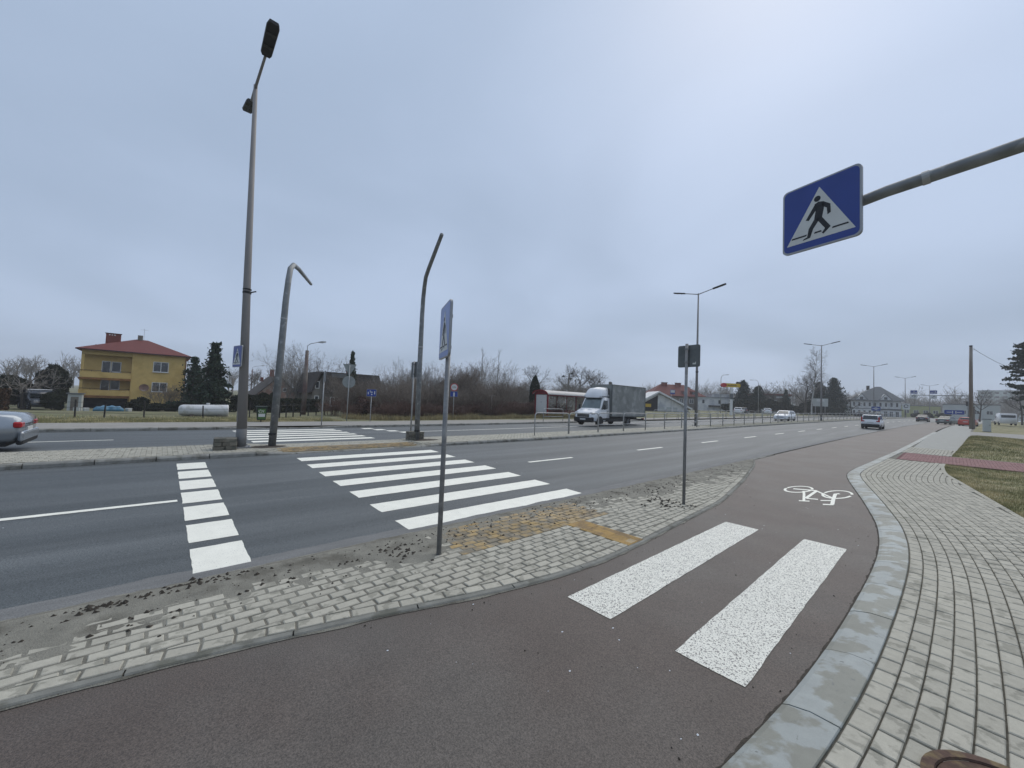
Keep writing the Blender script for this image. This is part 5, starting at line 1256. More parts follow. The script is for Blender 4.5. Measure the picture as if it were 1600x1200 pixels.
t = thing('utility_cabinet', (3.55, 70, terr(3.55-curve(70), 70)), R(5), 'pale grey utility cabinet standing in the grass near the wooden pole', 'cabinet')
MB().box((0, 0, .75), (.6, .4, 1.4), 0, .02).build('housing', m_pale, t); MB().box((0, 0, 1.48), (.68, .48, .07), 0, .01).build('lid', m_grroof, t); MB().box((0, 0, .03), (.64, .44, .12)).build('plinth', m_conc, t); MB().box((.2, -.215, .8), (.03, .03, .12)).build('handle', m_black, t)

# --- garden of the yellow house: fence, tank, blue tarp, boxes
m_fpost = mat('dark_fence_post', (.030, .028, .026), rough=.8, var=.3)
m_tank = mat('white_tank_paint', (.56, .57, .57), rough=.45, var=.08, scale=1.5, c2=(.36, .36, .32), c2scale=2, c2lo=.55, c2hi=.7)
t = thing('white_tank', (-32.0, 2.2, terr(-32, 2.2)-.02), R(88), 'long white cylindrical tank lying in the grass by the fence', 'tank')
tk = MB(); n = 20; rings = []
for x, r_ in ((-1.36, .10), (-1.34, .22), (-1.26, .31), (-1.1, .36), (1.08, .40), (1.16, .40), (1.18, .36), (1.19, .12)): rings.append([(x, r_*math.cos(2*math.pi*i/n), .40+r_*math.sin(2*math.pi*i/n)) for i in range(n)])
tk.loft(rings); tk.build('shell', m_tank, t, True)
for x in (-.7, .7): MB().box((x, 0, .06), (.18, .6, .14)).build('cradle', m_conc, t)
MB().tube([(.1, 0, .78), (.1, 0, .88)], .10, 10).build('hatch', m_tank, t)
fz = lambda y: terr(-30, y)
t = thing('wire_fence', (-30, 0, 0), 0, 'low dark wire fence along the garden of the yellow house', 'fence')
fy = [-14, -11.2, -8.4, -5.8, -3.25, -2.2, -.65, 1.95, 4.3, 6.0]
for k, y in enumerate(fy): MB().tube([(0, y, fz(y)-.1), (rng.uniform(-.03, .03), y+rng.uniform(-.03, .03), fz(y)+(.95 if k % 2 == 0 else .75))], .035, 6).build('post', m_fpost, t)
for z in (.25, .55, .82): MB().tube([(0, y, fz(y)+z+(.03*math.sin(y*2))) for y in fy], .008, 4).build('wire', m_fpost, t)
t = thing('picket_fence', (0, 0, 0), 0, 'row of short black fence posts beside the brown concrete lamp', 'fence')
for k in range(8):
    x, y = -29.5-k*.9, 5.9+k*.55+.03*k*k; z = terr(x, y); MB().box((x, y, z+.45), (.07, .07, 1.1)).build('post', m_fpost, t)
for zz in (.35, .85): MB().tube([(-29.5-k*.9, 5.9+k*.55+.03*k*k, terr(-29.5-k*.9, 6)+zz) for k in range(8)], .02, 5).build('rail', m_fpost, t)
m_tarpb = mat('blue_tarp', (.045, .15, .24), rough=.5, var=.25, scale=2, c2=(.11, .22, .30), c2scale=2.5)
tz = terr(-50, -3)
tp = MB(); nn = 14; rings = []
for i in range(nn+1):
    x = -.95+1.9*i/nn; h_ = .50+.05*math.sin(i*1.7)-.25*(abs(i-nn/2)/(nn/2))**4; rings.append([(x, .45*math.cos(math.pi*k/6)*(1-.15*math.sin(i)), h_*math.sin(math.pi*k/6)**.6) for k in range(7)])
tp.loft(rings); o = tp.build('tarp_covered_pile', m_tarpb, None, True); o.location = (-50, -3.4, tz); o.rotation_euler = (0, 0, R(90)); tag(o, 'low pile under a blue tarpaulin before the yellow house', 'tarpaulin')
for i, (y, x, s) in enumerate(((-5.35, -50, .30), (-4.75, -49.6, .25), (-2.15, -50, .26))):
    t = thing('garden_crate', (x, y, terr(x, y)), R(20*i), ['pale crate beside a darker one near the basement', 'small pale crate beside the blue tarpaulin pile', 'white crate at the house side of the blue tarpaulin'][i], 'crate')
    MB().box((0, 0, s*.5), (s*1.5, s*1.2, s), 0, .015).build('box', m_pale, t); MB().box((0, 0, s+.01), (s*1.55, s*1.25, .04), 0, .01).build('lid', m_fwhite, t)
t = thing('garden_shed', (-56, -6.1, terr(-56, -6)), R(90), 'small grey garden shed beside the yellow house', 'shed')
MB().box((0, 0, .8), (.9, 1.2, 1.6)).build('wall', m_pale, t); MB().box((0, 0, 1.65), (1.1, 1.4, .1)).build('roof', m_grroof, t); MB().box((0, -.61, .7), (.5, .03, 1.3)).build('door', m_grey, t)
# ------------------------------------------------------------------ plants
m_bark = mat('grey_brown_bark', (.075, .064, .054), rough=.95, var=.3, scale=6)
m_twig = mat('bare_brown_twigs', (.185, .155, .128), rough=.95, var=.25, scale=2, island=.25)
m_twigg = mat('bare_grey_twigs', (.205, .188, .165), rough=.95, var=.25, scale=2, island=.25)
m_twigd = mat('dark_bare_twigs', (.085, .074, .064), rough=.95, var=.25, scale=2, island=.25)
m_twigr = mat('reddish_bramble', (.130, .082, .066), rough=.95, var=.3, scale=2, island=.3)
m_birch = mat('birch_bark', (.42, .41, .39), rough=.9, var=.2, scale=4, c2=(.06, .055, .05), c2scale=6, c2lo=.58, c2hi=.64)
m_spruce = mat('spruce_needles', (.024, .040, .024), rough=.85, var=.35, scale=2, island=.4, spec=.2)
m_pine = mat('pine_needles', (.022, .036, .026), rough=.85, var=.35, scale=2, island=.4, spec=.2)
m_thuja = mat('thuja_foliage', (.014, .022, .012), rough=.9, var=.3, scale=3, island=.35, spec=.2)
m_hedge = mat('dark_hedge_leaves', (.026, .030, .017), rough=.9, var=.35, scale=2, island=.4, spec=.2)
m_rusty = mat('rusty_hedge_leaves', (.060, .034, .020), rough=.9, var=.35, scale=2, island=.4, spec=.2)
m_dry = mat('dry_grass_blades', (.30, .25, .135), rough=.9, var=.25, scale=1.5, island=.3, spec=.2)
m_blade = mat('winter_grass_blades', (.260, .245, .115), rough=.9, var=.35, scale=.9, island=.35, spec=.2, c2=(.42, .355, .20), c2scale=.9, c2lo=.45, c2hi=.6)
def tri_tube(mb, p, q, r0, r1, seg=3):
    d = (q-p); 
    if d.length < 1e-5: return
    d.normalize(); a = d.orthogonal().normalized(); b = d.cross(a); o = len(mb.v)
    for c, r_ in ((p, r0), (q, r1)):
        for k in range(seg): an = 2*math.pi*k/seg; e = c+r_*(math.cos(an)*a+math.sin(an)*b); mb.v.append((e.x, e.y, e.z))
    mb.f += [(o+k, o+(k+1) % seg, o+seg+(k+1) % seg, o+seg+k) for k in range(seg)]
def grow(rg, tr, tw, p, d, L, r, lvl, P):
    """one limb of bent segments; lower levels go to the trunk mesh, fine ones to the crown mesh"""
    n = P['seg'][lvl]; pos = p.copy(); dr = d.copy(); mb = tr if lvl < P['split'] else tw
    nodes = []
    for i in range(n):
        dr = (dr+Vector((rg.gauss(0, 1), rg.gauss(0, 1), rg.gauss(0, 1)))*P['wob'][lvl]+Vector((0, 0, P['up'][lvl]))).normalized()
        q = pos+dr*L/n; r0 = r*(1-(i/n)*(1-P['tip'])); r1 = r*(1-((i+1)/n)*(1-P['tip']))
        tri_tube(mb, pos, q, r0, r1, 7 if lvl == 0 else (5 if lvl == 1 else 3)); pos = q; nodes.append((pos.copy(), dr.copy(), (i+1)/n, r1))
    if lvl+1 >= len(P['seg']): return
    k = P['kids'][lvl]
    for j in range(k):
        f = P['from'][lvl]+(1-P['from'][lvl])*(j+rg.random())/k; nd = nodes[min(n-1, int(f*n))]
        ax_ = nd[1].orthogonal().normalized(); ax_.rotate(Matrix.Rotation(rg.uniform(0, 6.283), 3, nd[1]))
        a = R(rg.gauss(P['ang'][lvl], 9)); cd = (nd[1]*math.cos(a)+ax_*math.sin(a)).normalized()
        grow(rg, tr, tw, nd[0], cd, L*P['len'][lvl]*rg.uniform(.65, 1.15)*(1.15-.5*f), max(nd[3]*P['rad'], P['rmin']), lvl+1, P)
OAK = dict(seg=[5, 6, 5, 4, 3], kids=[9, 7, 6, 5], ang=[52, 45, 42, 38], len=[.80, .55, .50, .50], wob=[.05, .14, .18, .2, .2], up=[.02, .05, .04, .04, .03], tip=.45, split=2, rad=.62, rmin=.010); OAK['from'] = [.35, .25, .2, .2]
ORCH = dict(seg=[3, 6, 5, 4, 3], kids=[7, 8, 6, 5], ang=[62, 48, 42, 38], len=[1.7, .5, .5, .5], wob=[.05, .16, .2, .22, .2], up=[.0, .03, .05, .06, .04], tip=.5, split=2, rad=.65, rmin=.009); ORCH['from'] = [.6, .2, .2, .2]
SHRUB = dict(seg=[5, 4, 3, 3], kids=[7, 5, 4], ang=[32, 34, 36], len=[.5, .5, .55], wob=[.10, .14, .18, .2], up=[.05, .05, .05, .03], tip=.35, split=1, rad=.6, rmin=.0075); SHRUB['from'] = [.25, .2, .2]
POPLAR = dict(seg=[9, 5, 4, 3], kids=[34, 5, 4], ang=[24, 22, 25], len=[.20, .5, .5], wob=[.02, .06, .1, .1], up=[.05, .12, .1, .06], tip=.2, split=1, rad=.5, rmin=.012); POPLAR['from'] = [.15, .2, .2]
BIRCH = dict(seg=[9, 6, 5, 4], kids=[36, 10, 8], ang=[42, 40, 40], len=[.30, .5, .6], wob=[.035, .1, .16, .16], up=[.05, .07, -.03, -.10], tip=.2, split=1, rad=.55, rmin=.011); BIRCH['from'] = [.30, .2, .15]
def bare(seed, P, H, r, stems=1, spread=0.0):
    rg = random.Random(seed); tr, tw = MB(), MB(); tr.recalc = tw.recalc = False
    for s in range(stems):
        a = rg.uniform(0, 6.283); ro = spread*rg.random(); d = Vector((math.cos(a)*ro*.35/(spread or 1), math.sin(a)*ro*.35/(spread or 1), 1)).normalized()
        grow(rg, tr, tw, Vector((math.cos(a)*ro, math.sin(a)*ro, -.15)), d, H*rg.uniform(.65 if stems > 1 else 1, 1), r, 0, P)
    return tr, tw
def clump_leaf(mb, rg, c, s, nrm=None):
    d = Vector((rg.gauss(0, 1), rg.gauss(0, 1), rg.gauss(0, .7))).normalized(); u = d.orthogonal().normalized(); u.rotate(Matrix.Rotation(rg.uniform(0, 6.28), 3, d)); v = d.cross(u); o = len(mb.v)
    for a, b in ((-.9, -.1), (0, -.45), (.9, .05), (.1, .5)):
        e = c+u*a*s+v*b*s; mb.v.append((e.x, e.y, e.z))
    mb.f.append((o, o+1, o+2, o+3))
def leafball(seed, n, rx, ry, rz_, s, box=False, shell=.45):
    rg = random.Random(seed); mb = MB(); mb.recalc = False
    for i in range(n):
        while True:
            p = Vector((rg.uniform(-1, 1), rg.uniform(-1, 1), rg.uniform(-1, 1)))
            m_ = max(abs(p.x), abs(p.y), abs(p.z)) if box else p.length
            lump = 1-.50*(.5+.5*math.sin(4.1*p.x+seed)*math.sin(3.3*p.z+2.6*p.y+seed*1.7))-.12*rg.random()
            if shell < m_ < lump or (box and shell < m_ < 1): break
        clump_leaf(mb, rg, Vector((p.x*rx, p.y*ry, p.z*rz_+rz_)), s*rg.uniform(.6, 1.4))
    return mb
def spruce(seed, H, rad, n_whorl, s, droop=.35, low=.04, taper=1.0, dens=1.0, gap=0.0):
    rg = random.Random(seed); tr, fo = MB(), MB(); tr.recalc = fo.recalc = False
    tri_tube(tr, Vector((0, 0, -.2)), Vector((0, 0, H*.97)), H*.016+.03, .02, 7)
    for w_ in range(n_whorl):
        f0 = low+(1-low)*w_/n_whorl; f = f0; z = H*f; rr = rad*((1-f)**taper)*rg.uniform(.75, 1.12)+.05
        for b in range(rg.randint(9, 13)):
            if rg.random() < gap: continue
            f = min(.985, f0+rg.uniform(-.02, .02)); z = H*f; a = rg.uniform(0, 6.283); L_ = rr*rg.choice((.6, .8, .95, 1.0, 1.1, 1.3))*rg.uniform(.9, 1.1); d = Vector((math.cos(a), math.sin(a), 0)); st = max(3, int(L_/s*1.7*dens))
            tri_tube(tr, Vector((0, 0, z)), Vector((d.x*L_*.9, d.y*L_*.9, z-droop*L_*.5)), .03, .01, 3)
            for k in range(1, st+1):
                t_ = k/st; c = Vector((d.x*L_*t_, d.y*L_*t_, z-droop*L_*t_*t_+.10*L_*t_))
                for q in range(2): clump_leaf(fo, rg, c+Vector((rg.gauss(0, s*.4), rg.gauss(0, s*.4), rg.gauss(0, s*.22))), s*rg.uniform(.5, 1.0)*(1.1-.5*t_))
    return tr, fo
def plant(name, meshes, loc, rz, label, cat, group=None, scale=1.0):
    t = thing(name, loc, rz, label, cat, group)
    if isinstance(scale, (int, float)): scale = (scale,)*3
    t.scale = scale
    for nm, me in meshes:
        o = link(nm, me, t)
        if nm in ('stems', 'twigs'): o['kind'] = 'stuff'
    return t
def pair(trtw, mt, mc, nms=('trunk', 'crown')):
    a = trtw[0].mesh(nms[0], True); a.materials.append(mt); b = trtw[1].mesh(nms[1]); b.materials.append(mc); return [(nms[0], a), (nms[1], b)]
oakA = pair(bare(11, OAK, 5.2, .20), m_bark, m_twigd); oakB = pair(bare(23, OAK, 5.6, .19), m_bark, m_twigd); oakC = pair(bare(37, OAK, 4.8, .22), m_bark, m_twigd)
orch = pair(bare(5, ORCH, 1.9, .20), m_bark, m_twigg)
shA = pair(bare(3, SHRUB, 4.4, .028, 26, 1.3), m_twigg, m_twig, ('stems', 'twigs')); shB = pair(bare(4, SHRUB, 3.6, .024, 30, 1.5), m_twig, m_twig, ('stems', 'twigs')); shC = pair(bare(8, SHRUB, 5.2, .034, 20, 1.2), m_twigg, m_twigg, ('stems', 'twigs'))
shR = pair(bare(9, SHRUB, 2.0, .016, 34, 1.3), m_twigr, m_twigr, ('stems', 'twigs'))
popA = pair(bare(31, POPLAR, 15.5, .20), m_bark, m_twigg); birchA = pair(bare(41, BIRCH, 15, .20), m_birch, m_twigg)
sprA = pair(spruce(1, 8.0, 2.5, 48, .36, .40, .03, 1.05), m_bark, m_spruce); sprB = pair(spruce(2, 6.5, 2.3, 22, .36, .15, .05, .8, .8, .25), m_bark, m_spruce); sprC = pair(spruce(6, 9.5, 3.6, 40, .5, .2, .02, .6), m_bark, m_pine)
thu = [('foliage', None)]; mb = MB(); mb.recalc = False; rg = random.Random(12)
for i in range(5200):
    f = rg.random(); rr = .82*min(1, (1-f)*3.2)**.6*(.75+.25*min(1, f*8))*math.sqrt(rg.uniform(.35, 1)); a = rg.uniform(0, 6.283); clump_leaf(mb, rg, Vector((rr*math.cos(a), rr*math.sin(a), f*4.55)), rg.uniform(.07, .16))
me = mb.mesh('foliage'); me.materials.append(m_thuja); tr = MB(); tri_tube(tr, Vector((0, 0, -.1)), Vector((0, 0, 4.0)), .09, .02, 6); tr = tr.mesh('stem'); tr.materials.append(m_bark); thuM = [('stem', tr), ('foliage', me)]
def leafm(mb, m_, nm='foliage'): me = mb.mesh(nm); me.materials.append(m_); return me
tz_ = lambda x, y: terr(x-curve(y), y)

# left of and around the yellow house
plant('orchard_tree', orch, (-60, -9.9, tz_(-60, -9.9)), .4, 'wide bare fruit tree left of the yellow house', 'tree', None, (1.1, 1.1, 1.12))
plant('orchard_tree', orch, (-72, -15.5, tz_(-72, -15)), 2.4, 'bare fruit tree behind the clipped brown hedge', 'tree', None, 1.15)
hb = leafm(leafball(3, 9000, 1.6, 3.0, 1.5, .16), m_hedge)
hb2 = leafm(leafball(8, 6000, 1.7, 3.0, 1.4, .20, False, .15), m_hedge)
def bush(name, x, y, sc, label, m_me, rz=0., grp=None):
    t = thing(name, (x, y, tz_(x, y)-.1), rz, label, 'bush', grp); t.scale = sc; o = link('foliage', m_me, t)
    st = MB(); st.recalc = False
    for k in range(6): a = k*1.05; tri_tube(st, Vector((0, 0, -.1)), Vector((.8*math.cos(a), 1.4*math.sin(a), 1.6)), .05, .02, 4)
    st.build('stems', m_bark, t)['kind'] = 'stuff'; return t
bush('evergreen_bush', -64, -8.7, (1.1, .55, 1.75), 'tall dark evergreen bush close against the yellow house', hb)
bush('evergreen_bush', -62, -11.5, (1.1, .75, 1.25), 'broad dark bush below the wide fruit tree', hb, .3)
bush('evergreen_bush', -64, -15.0, (1.1, 1.0, 1.2), 'broad dark bush behind the clipped brown hedge', hb, .8)
bush('evergreen_bush', -57, -7.6, (.7, .35, .75), 'low dark bush between the parked van and the shed', hb, 1.8)
bush('evergreen_bush', -57, -1.75, (.8, .36, .60), 'low dark bush before the yellow wall under the dish', hb2, .2)
bush('evergreen_bush', -55, -.5, (.9, .42, .36), 'spreading low dark bush in the middle of the house front', hb2, 1.0)
bush('evergreen_bush', -54, 1.9, (.9, .40, .40), 'spreading low dark bush at the right corner of the house', hb2, 2.0)
bush('evergreen_bush', -57, .9, (.8, .45, .42), 'low dark bush below the lower window', hb2, 1.2)
hr = leafm(leafball(5, 9000, .8, 3.2, .95, .10, True, .55), m_rusty)
bush('clipped_hedge', -52, -12.6, (1, 1.0, 1.0), 'flat-topped dark brown clipped hedge by the left garden', hr)
plant('ornamental_shrub', shB, (-58.5, .6, tz_(-58, .6)), .5, 'bare brown shrub spreading before the lower house window', 'shrub', None, (.85, .85, .75))
plant('spruce_tree', sprA, (-52, 4.05, tz_(-52, 4)), .3, 'tall dense dark spruce right of the yellow house', 'spruce', None, (1.0, 1.0, .93))
plant('spruce_tree', sprB, (-56, 2.55, tz_(-56, 2.5)), 1.3, 'open pale-tipped spruce between house and dense spruce', 'spruce', None, (.9, .75, .95))
plant('spruce_tree', sprA, (-66, 3.2, tz_(-66, 3)), 2.3, 'dark spruce half hidden behind the right corner of the yellow house', 'spruce', None, (.9, .8, .75))
for i, (x, y, s) in enumerate(((-50, 6.6, (1, .5, .75)), (-53, 8.4, (1, .5, .85)), (-58, 10.6, (1, .6, .95)))): bush('evergreen_bush', x, y, s, ['dark bush just right of the dense spruce', 'dark bush behind the tall lamp pole', 'dark bush before the pink gable'][i], hb, i*.9)
hr2 = leafm(leafball(15, 7000, .6, 3.2, .85, .12, True, .5), m_hedge)
bush('clipped_hedge', -47, 10.2, (1, 1.0, .95), 'dark clipped hedge before the pink gabled house', hr2, .25)
plant('bare_tree', oakB, (-70, 9.0, tz_(-70, 9)), 1.0, 'thin bare tree behind the tall lamp pole', 'tree', None, (.6, .6, .75))
plant('bare_tree', shC, (-60, 16.0, tz_(-60, 16)), .2, 'bushy bare tree left of the old mansard house', 'tree', None, (1.5, 1.5, 1.35))
plant('bare_tree', shC, (-58, 12.6, tz_(-58, 12)), 2.2, 'slender bare tree behind the brown concrete lamp', 'tree', None, (1.3, 1.2, 1.25))
plant('spruce_tree', sprA, (-46, 16.3, tz_(-46, 16)), 1.9, 'narrow dark spruce standing before the old mansard house', 'spruce', None, (.50, .50, .88))
# the thicket along the far pavement
rg = random.Random(77); TG = 'bare shrubs in the far thicket'
spots = []
for k in range(26):
    y = 12+k*1.02+rg.uniform(-.4, .4); spots.append((-29.8-(rg.random()*2.5)+max(0, (13.5-y))*-3.0, y))
for k in range(30):
    y = 13+k*1.25+rg.uniform(-.5, .5); spots.append((-36-rg.random()*6, y))
for k in range(22):
    y = 16+k*2.2+rg.uniform(-.6, .6); spots.append((-45-rg.random()*10, y*1.12))
for i, (x, y) in enumerate(spots):
    near = i < 26; m_ = rg.choice((shA, shB, shA, shC)) if not near else rg.choice((shB, shA, shB))
    s = rg.uniform(.60, .80) if near else (rg.uniform(.62, .8) if y < 24 else rg.uniform(.8, 1.0))
    if y > 30: s *= .9
    if x > -34 and y > 36: continue
    if x > -37.5 and y/-x > .90: continue
    plant('thicket_shrub', m_, (x, y, tz_(x, y)-.05), rg.uniform(0, 6.28), 'bare leafless shrub in the thicket beyond the far carriageway', 'shrub', TG, (s, s, s*rg.uniform(.85, 1.1)))
for i in range(24):
    y = 10.5+i*1.05; x = -28.9-rg.random()*1.5-max(0, 12.5-y)*2.0; s = rg.uniform(.6, .95); plant('bramble_shrub', shR, (x, y, tz_(x, y)-.05), rg.uniform(0, 6.28), 'low reddish bramble at the foot of the far thicket', 'shrub', 'brambles along the far thicket', (s, s, s*.8))
bt = leafm(leafball(25, 5200, 1.5, 2.0, .9, .10), m_twigr)
for i in range(12):
    y = 13+i*1.9; x = -33-rg.random()*1.0; bush('thicket_undergrowth', x, y, (1, .8, rg.uniform(.8, 1.15)), 'dense brown undergrowth filling the far thicket', bt, rg.uniform(0, 3), 'undergrowth of the far thicket')
for i, (x, y, z) in enumerate(((-90, 69.4, 1), (-90, 74.9, 1.02))): plant('poplar_tree', popA, (x, y, .6), i*2.2, ['slim bare poplar of the pair, with its tip bent right', 'slim bare poplar of the pair, nearer the bus shelter'][i], 'tree', 'pair of poplars', (.75, .75, .95*z))
plant('thuja_tree', thuM, (-36, 36.6, tz_(-36, 36)), 0, 'narrow black-green thuja beside the bus shelter', 'thuja', None, (.85, .85, 1.08))
plant('pollarded_tree', pair(bare(61, dict(ORCH, kids=[6, 3, 0, 0], len=[.8, .5, .4, .4]), 2.2, .14), m_bark, m_twig), (-38, 31.5, tz_(-38, 31)), 0, 'dark forked stump tree before the low whitish house', 'tree')
t = thing('wooden_stake', (-29.5, 24.0, tz_(-29.5, 24)), 0, 'weathered wooden stake with a crossbar at the thicket edge', 'stake'); MB().box((0, 0, 1.05), (.12, .12, 2.3)).build('stake', m_wood, t); MB().box((0, .0, 2.1), (.06, .9, .08)).build('crossbar', m_wood, t)
# trees behind the bus shelter and the truck
for i, (x, y, m_, s, lab) in enumerate(((-70, 71, oakA, 1.25, 'bare round tree above the thuja'), (-68, 82, oakB, 1.38, 'bare tree with dark nests behind the bus shelter'), (-70, 89, oakC, 1.55, 'bare branching tree behind the truck fairing'), (-72, 99, oakA, 1.45, 'bare tree behind the truck box'), (-82, 112, oakB, 1.3, 'bare tree just above the truck box end'), (-80, 120, sprB, 1.35, 'thin conifer behind the truck box'), (-60, 60, oakB, .72, 'low bare tree left of the thuja'), (-64, 66, oakC, .75, 'low bare tree behind the thuja'), (-75, 57, shC, 1.7, 'bare bushy tree behind the thicket near the poplars'), (-78, 66, shC, 1.8, 'bare bushy tree between the two poplars'))):
    plant('bare_tree', m_, (x, y, tz_(x, y)), i*1.3, lab, 'tree', None, s)
mist = leafm(leafball(33, 420, 1, 1, 1, .3), m_thuja)
nest = leafm(leafball(34, 260, .5, .5, .45, .14), m_thuja, 'mistletoe')
for i, (x, y, z) in enumerate(((-68.5, 80.5, 8.9), (-67.5, 82.8, 9.8), (-68.6, 83.6, 8.4), (-72, 98, 9.2), (-71, 100.5, 8.7), (-81, 111, 8.6))):
    o = link('mistletoe_ball', nest, None); o.location = (x, y, z); o.scale = (.75, .75, .75); tag(o, 'dark round mistletoe ball hanging in the bare trees behind the shelter', 'mistletoe', 'mistletoe balls')
# around the shop, pylon and birch
for i, (x, y, m_, s, lab) in enumerate((
    (-53, 122, sprC, .72, 'dark conifer between the red roof and the flat white building'), (-60, 132, oakA, .9, 'bare tree above the flat white building'), (-66, 140, oakB, .95, 'bare pale tree far behind the flat white building'), (-56, 140, shC, 1.6, 'bare bushy tree behind the flat white building'),
    (-38, 124, sprC, .95, 'dark wide pine right behind the yellow pylon'), (-34, 122, sprC, .75, 'dark pine right of the yellow pylon'), (-36, 131, sprC, .82, 'dark pine between the curved lamps'), (-31.9, 130, oakC, 1.15, 'dark bare spreading tree above the dark hedge trees'), (-29.5, 132, sprA, .85, 'slim dark spruce left of the birch'),
    (-22.7, 127, birchA, 1.0, 'tall bare white-stemmed birch beside the lamp'), (-24.8, 131, oakB, 1.35, 'reddish bare tree left behind the birch'), (-23.5, 141, sprC, .98, 'broad dark conifer behind the birch'), (-21.2, 148, sprC, 1.15, 'dense dark round conifer right of the lamp by the birch'), (-20.5, 158, oakA, .9, 'faint bare tree between conifer and villa'), (-18.5, 160, oakC, .95, 'bare tree left of the villa'), (-27, 142, shC, 1.7, 'bare bushy tree behind the billboard'))):
    plant('roadside_tree', m_, (x, y, tz_(x, y)), i*1.7, lab, 'tree', None, s)
for i in range(13):
    x, y = -37.5+i*1.35+rg.uniform(-.5, .5), 112+i*2.9; bush('roadside_bush', x, y, (1.5, 1.1, rg.uniform(.9, 1.5)), 'dark roadside bush behind the far hoop rails', hb, i*.7, 'bushes behind the far hoop rails')
for i, (x, y) in enumerate(((-6.0, 203), (-2.9, 192), (.7, 188))): bush('round_shrub', x, y, (1.1, .7, .75), ['dark round shrub left of the three before the yellow-green hall', 'dark round shrub in the middle of three beyond the gantry', 'dark round shrub below the gantry arm end'][i], hb, i)
# pine on the right: bare trunk, layered flat boughs
def pine(seed):
    rg = random.Random(seed); tr, fo = MB(), MB(); tr.recalc = fo.recalc = False; H = 14.6
    pts = [Vector((.12*math.sin(i*.9), .1*math.cos(i*.7), H*i/9-.1)) for i in range(10)]
    for i in range(9): tri_tube(tr, pts[i], pts[i+1], .27*(1-i*.09), .27*(1-(i+1)*.09), 9)
    for k in range(78):
        f = (.36+.63*k/77) if k > 3 else .22+.04*k; z = H*f; a = rg.uniform(0, 6.283); rr = (2.9*(1-max(0, f-.62)/.42*.68) if f > .34 else 2.6)*rg.uniform(.6, 1.1); d = Vector((math.cos(a), math.sin(a), 0)); rise_ = rg.uniform(-.12, .22)
        e = Vector((d.x*rr, d.y*rr, z+rise_*rr)); tri_tube(tr, Vector((0, 0, z)), e, .07, .02, 4)
        for q in range(int(60 if f > .34 else 24)):
            t_ = rg.uniform(.35, 1.05); w_ = .7*t_; c = Vector((d.x*rr*t_-d.y*rg.gauss(0, w_*.55), d.y*rr*t_+d.x*rg.gauss(0, w_*.55), z+rise_*rr*t_+rg.gauss(.08, .11))); 
            for u in range(2): clump_leaf(fo, rg, c+Vector((rg.gauss(0, .12), rg.gauss(0, .12), rg.gauss(0, .06))), rg.uniform(.14, .30))
    return tr, fo
plant('pine_tree', pair(pine(4), m_bark, m_pine), (10.3, 108, tz_(10.3, 108)), .6, 'tall dark pine with layered boughs at the right', 'pine')
plant('right_tree', oakB, (11, 128, tz_(11, 128)), 1, 'bare tree behind the white box van', 'tree', None, .9); plant('right_tree', oakA, (6.5, 150, tz_(6, 150)), 2, 'bare tree behind the gantry post', 'tree', None, 1.0)
bush('roadside_bush', 12.5, 118, (1.2, 1, .9), 'dark bush right of the white box van', hb, .4, 'bushes on the right')
# far woods that read as one mass
fw_ = MB(); fw_.recalc = False; rg = random.Random(99)
def far_tree(x, y, h, n):
    z0 = 1.5
    tri_tube(fw_, Vector((x, y, z0-1)), Vector((x+rg.gauss(0, .3), y, z0+h*.6)), .22, .1, 3)
    for k in range(n):
        a = rg.uniform(0, 6.283); zz = z0+h*rg.uniform(.25, .7); e = Vector((x+math.cos(a)*h*rg.uniform(.1, .3), y+math.sin(a)*h*rg.uniform(.1, .3), zz+h*rg.uniform(.12, .34))); s_ = Vector((x, y, zz-h*.12)); tri_tube(fw_, s_, e, .10, .03, 3)
        for q in range(4): b = s_.lerp(e, rg.uniform(.3, 1)); tri_tube(fw_, b, b+Vector((rg.gauss(0, .09), rg.gauss(0, .09), rg.uniform(.02, .16)))*h, .05, .02, 3)
for i in range(330):
    y = rg.uniform(255, 420); x = curve(y)-80+rg.random()*190; far_tree(x, y, rg.uniform(9, 16), 22)
for i in range(150):
    x = -rg.uniform(150, 230); y = rg.uniform(-70, 220); far_tree(x, y, rg.uniform(7, 11), 18)
for i in range(90):
    y = rg.uniform(170, 260); x = curve(y)-rg.uniform(48, 110); far_tree(x, y, rg.uniform(8, 13), 22)
o = fw_.build('far_wood', m_twigg); o['kind'] = 'stuff'; o['label'] = 'far bare grey woods along the skyline'; o['category'] = 'wood'

# ------------------------------------------------------------------ right-hand lawn, drives and grass blades
lys = frange(11, 23.1, .6)
m_lawn = mat('lawn_turf', (.165, .160, .075), rough=.97, var=.35, scale=1.5, bump=.6, bscale=30, c2=(.25, .22, .13), c2scale=.9, c2lo=.45, c2hi=.6, fine=.3, fscale=25)
def lawn(name, ya, yb, step, umax, label, hum=.0):
    b = MB(); b.recalc = False; ys = frange(ya, yb, step); n = 9
    for y in ys:
        l = interp(GRS, y)
        for k in range(n):
            f = k/(n-1); u = l+(umax-l)*f*f; b.v.append((u+curve(y), y, rise(y)+.05+hum*math.sin(math.pi*min(1, f*1.6))*math.sin(math.pi*(y-ya)/(yb-ya))+.03*fbm(u, y, .8, 2)*(0 if k == 0 else 1)))
    for i in range(len(ys)-1):
        for k in range(n-1): b.f.append((i*n+k, i*n+k+1, (i+1)*n+k+1, (i+1)*n+k))
    o = b.build(name, m_lawn, None, True); struct(o, label); return o
lawn('lawn', -8, 23.0, .6, 9, 'winter lawn before the red path', .05); lawn('lawn', 27.4, 55, 1.2, 9, 'winter lawn mound beyond the red path', .35); lawn('lawn', 66, 140, 4, 9, 'winter lawn around the wooden pole', .1)
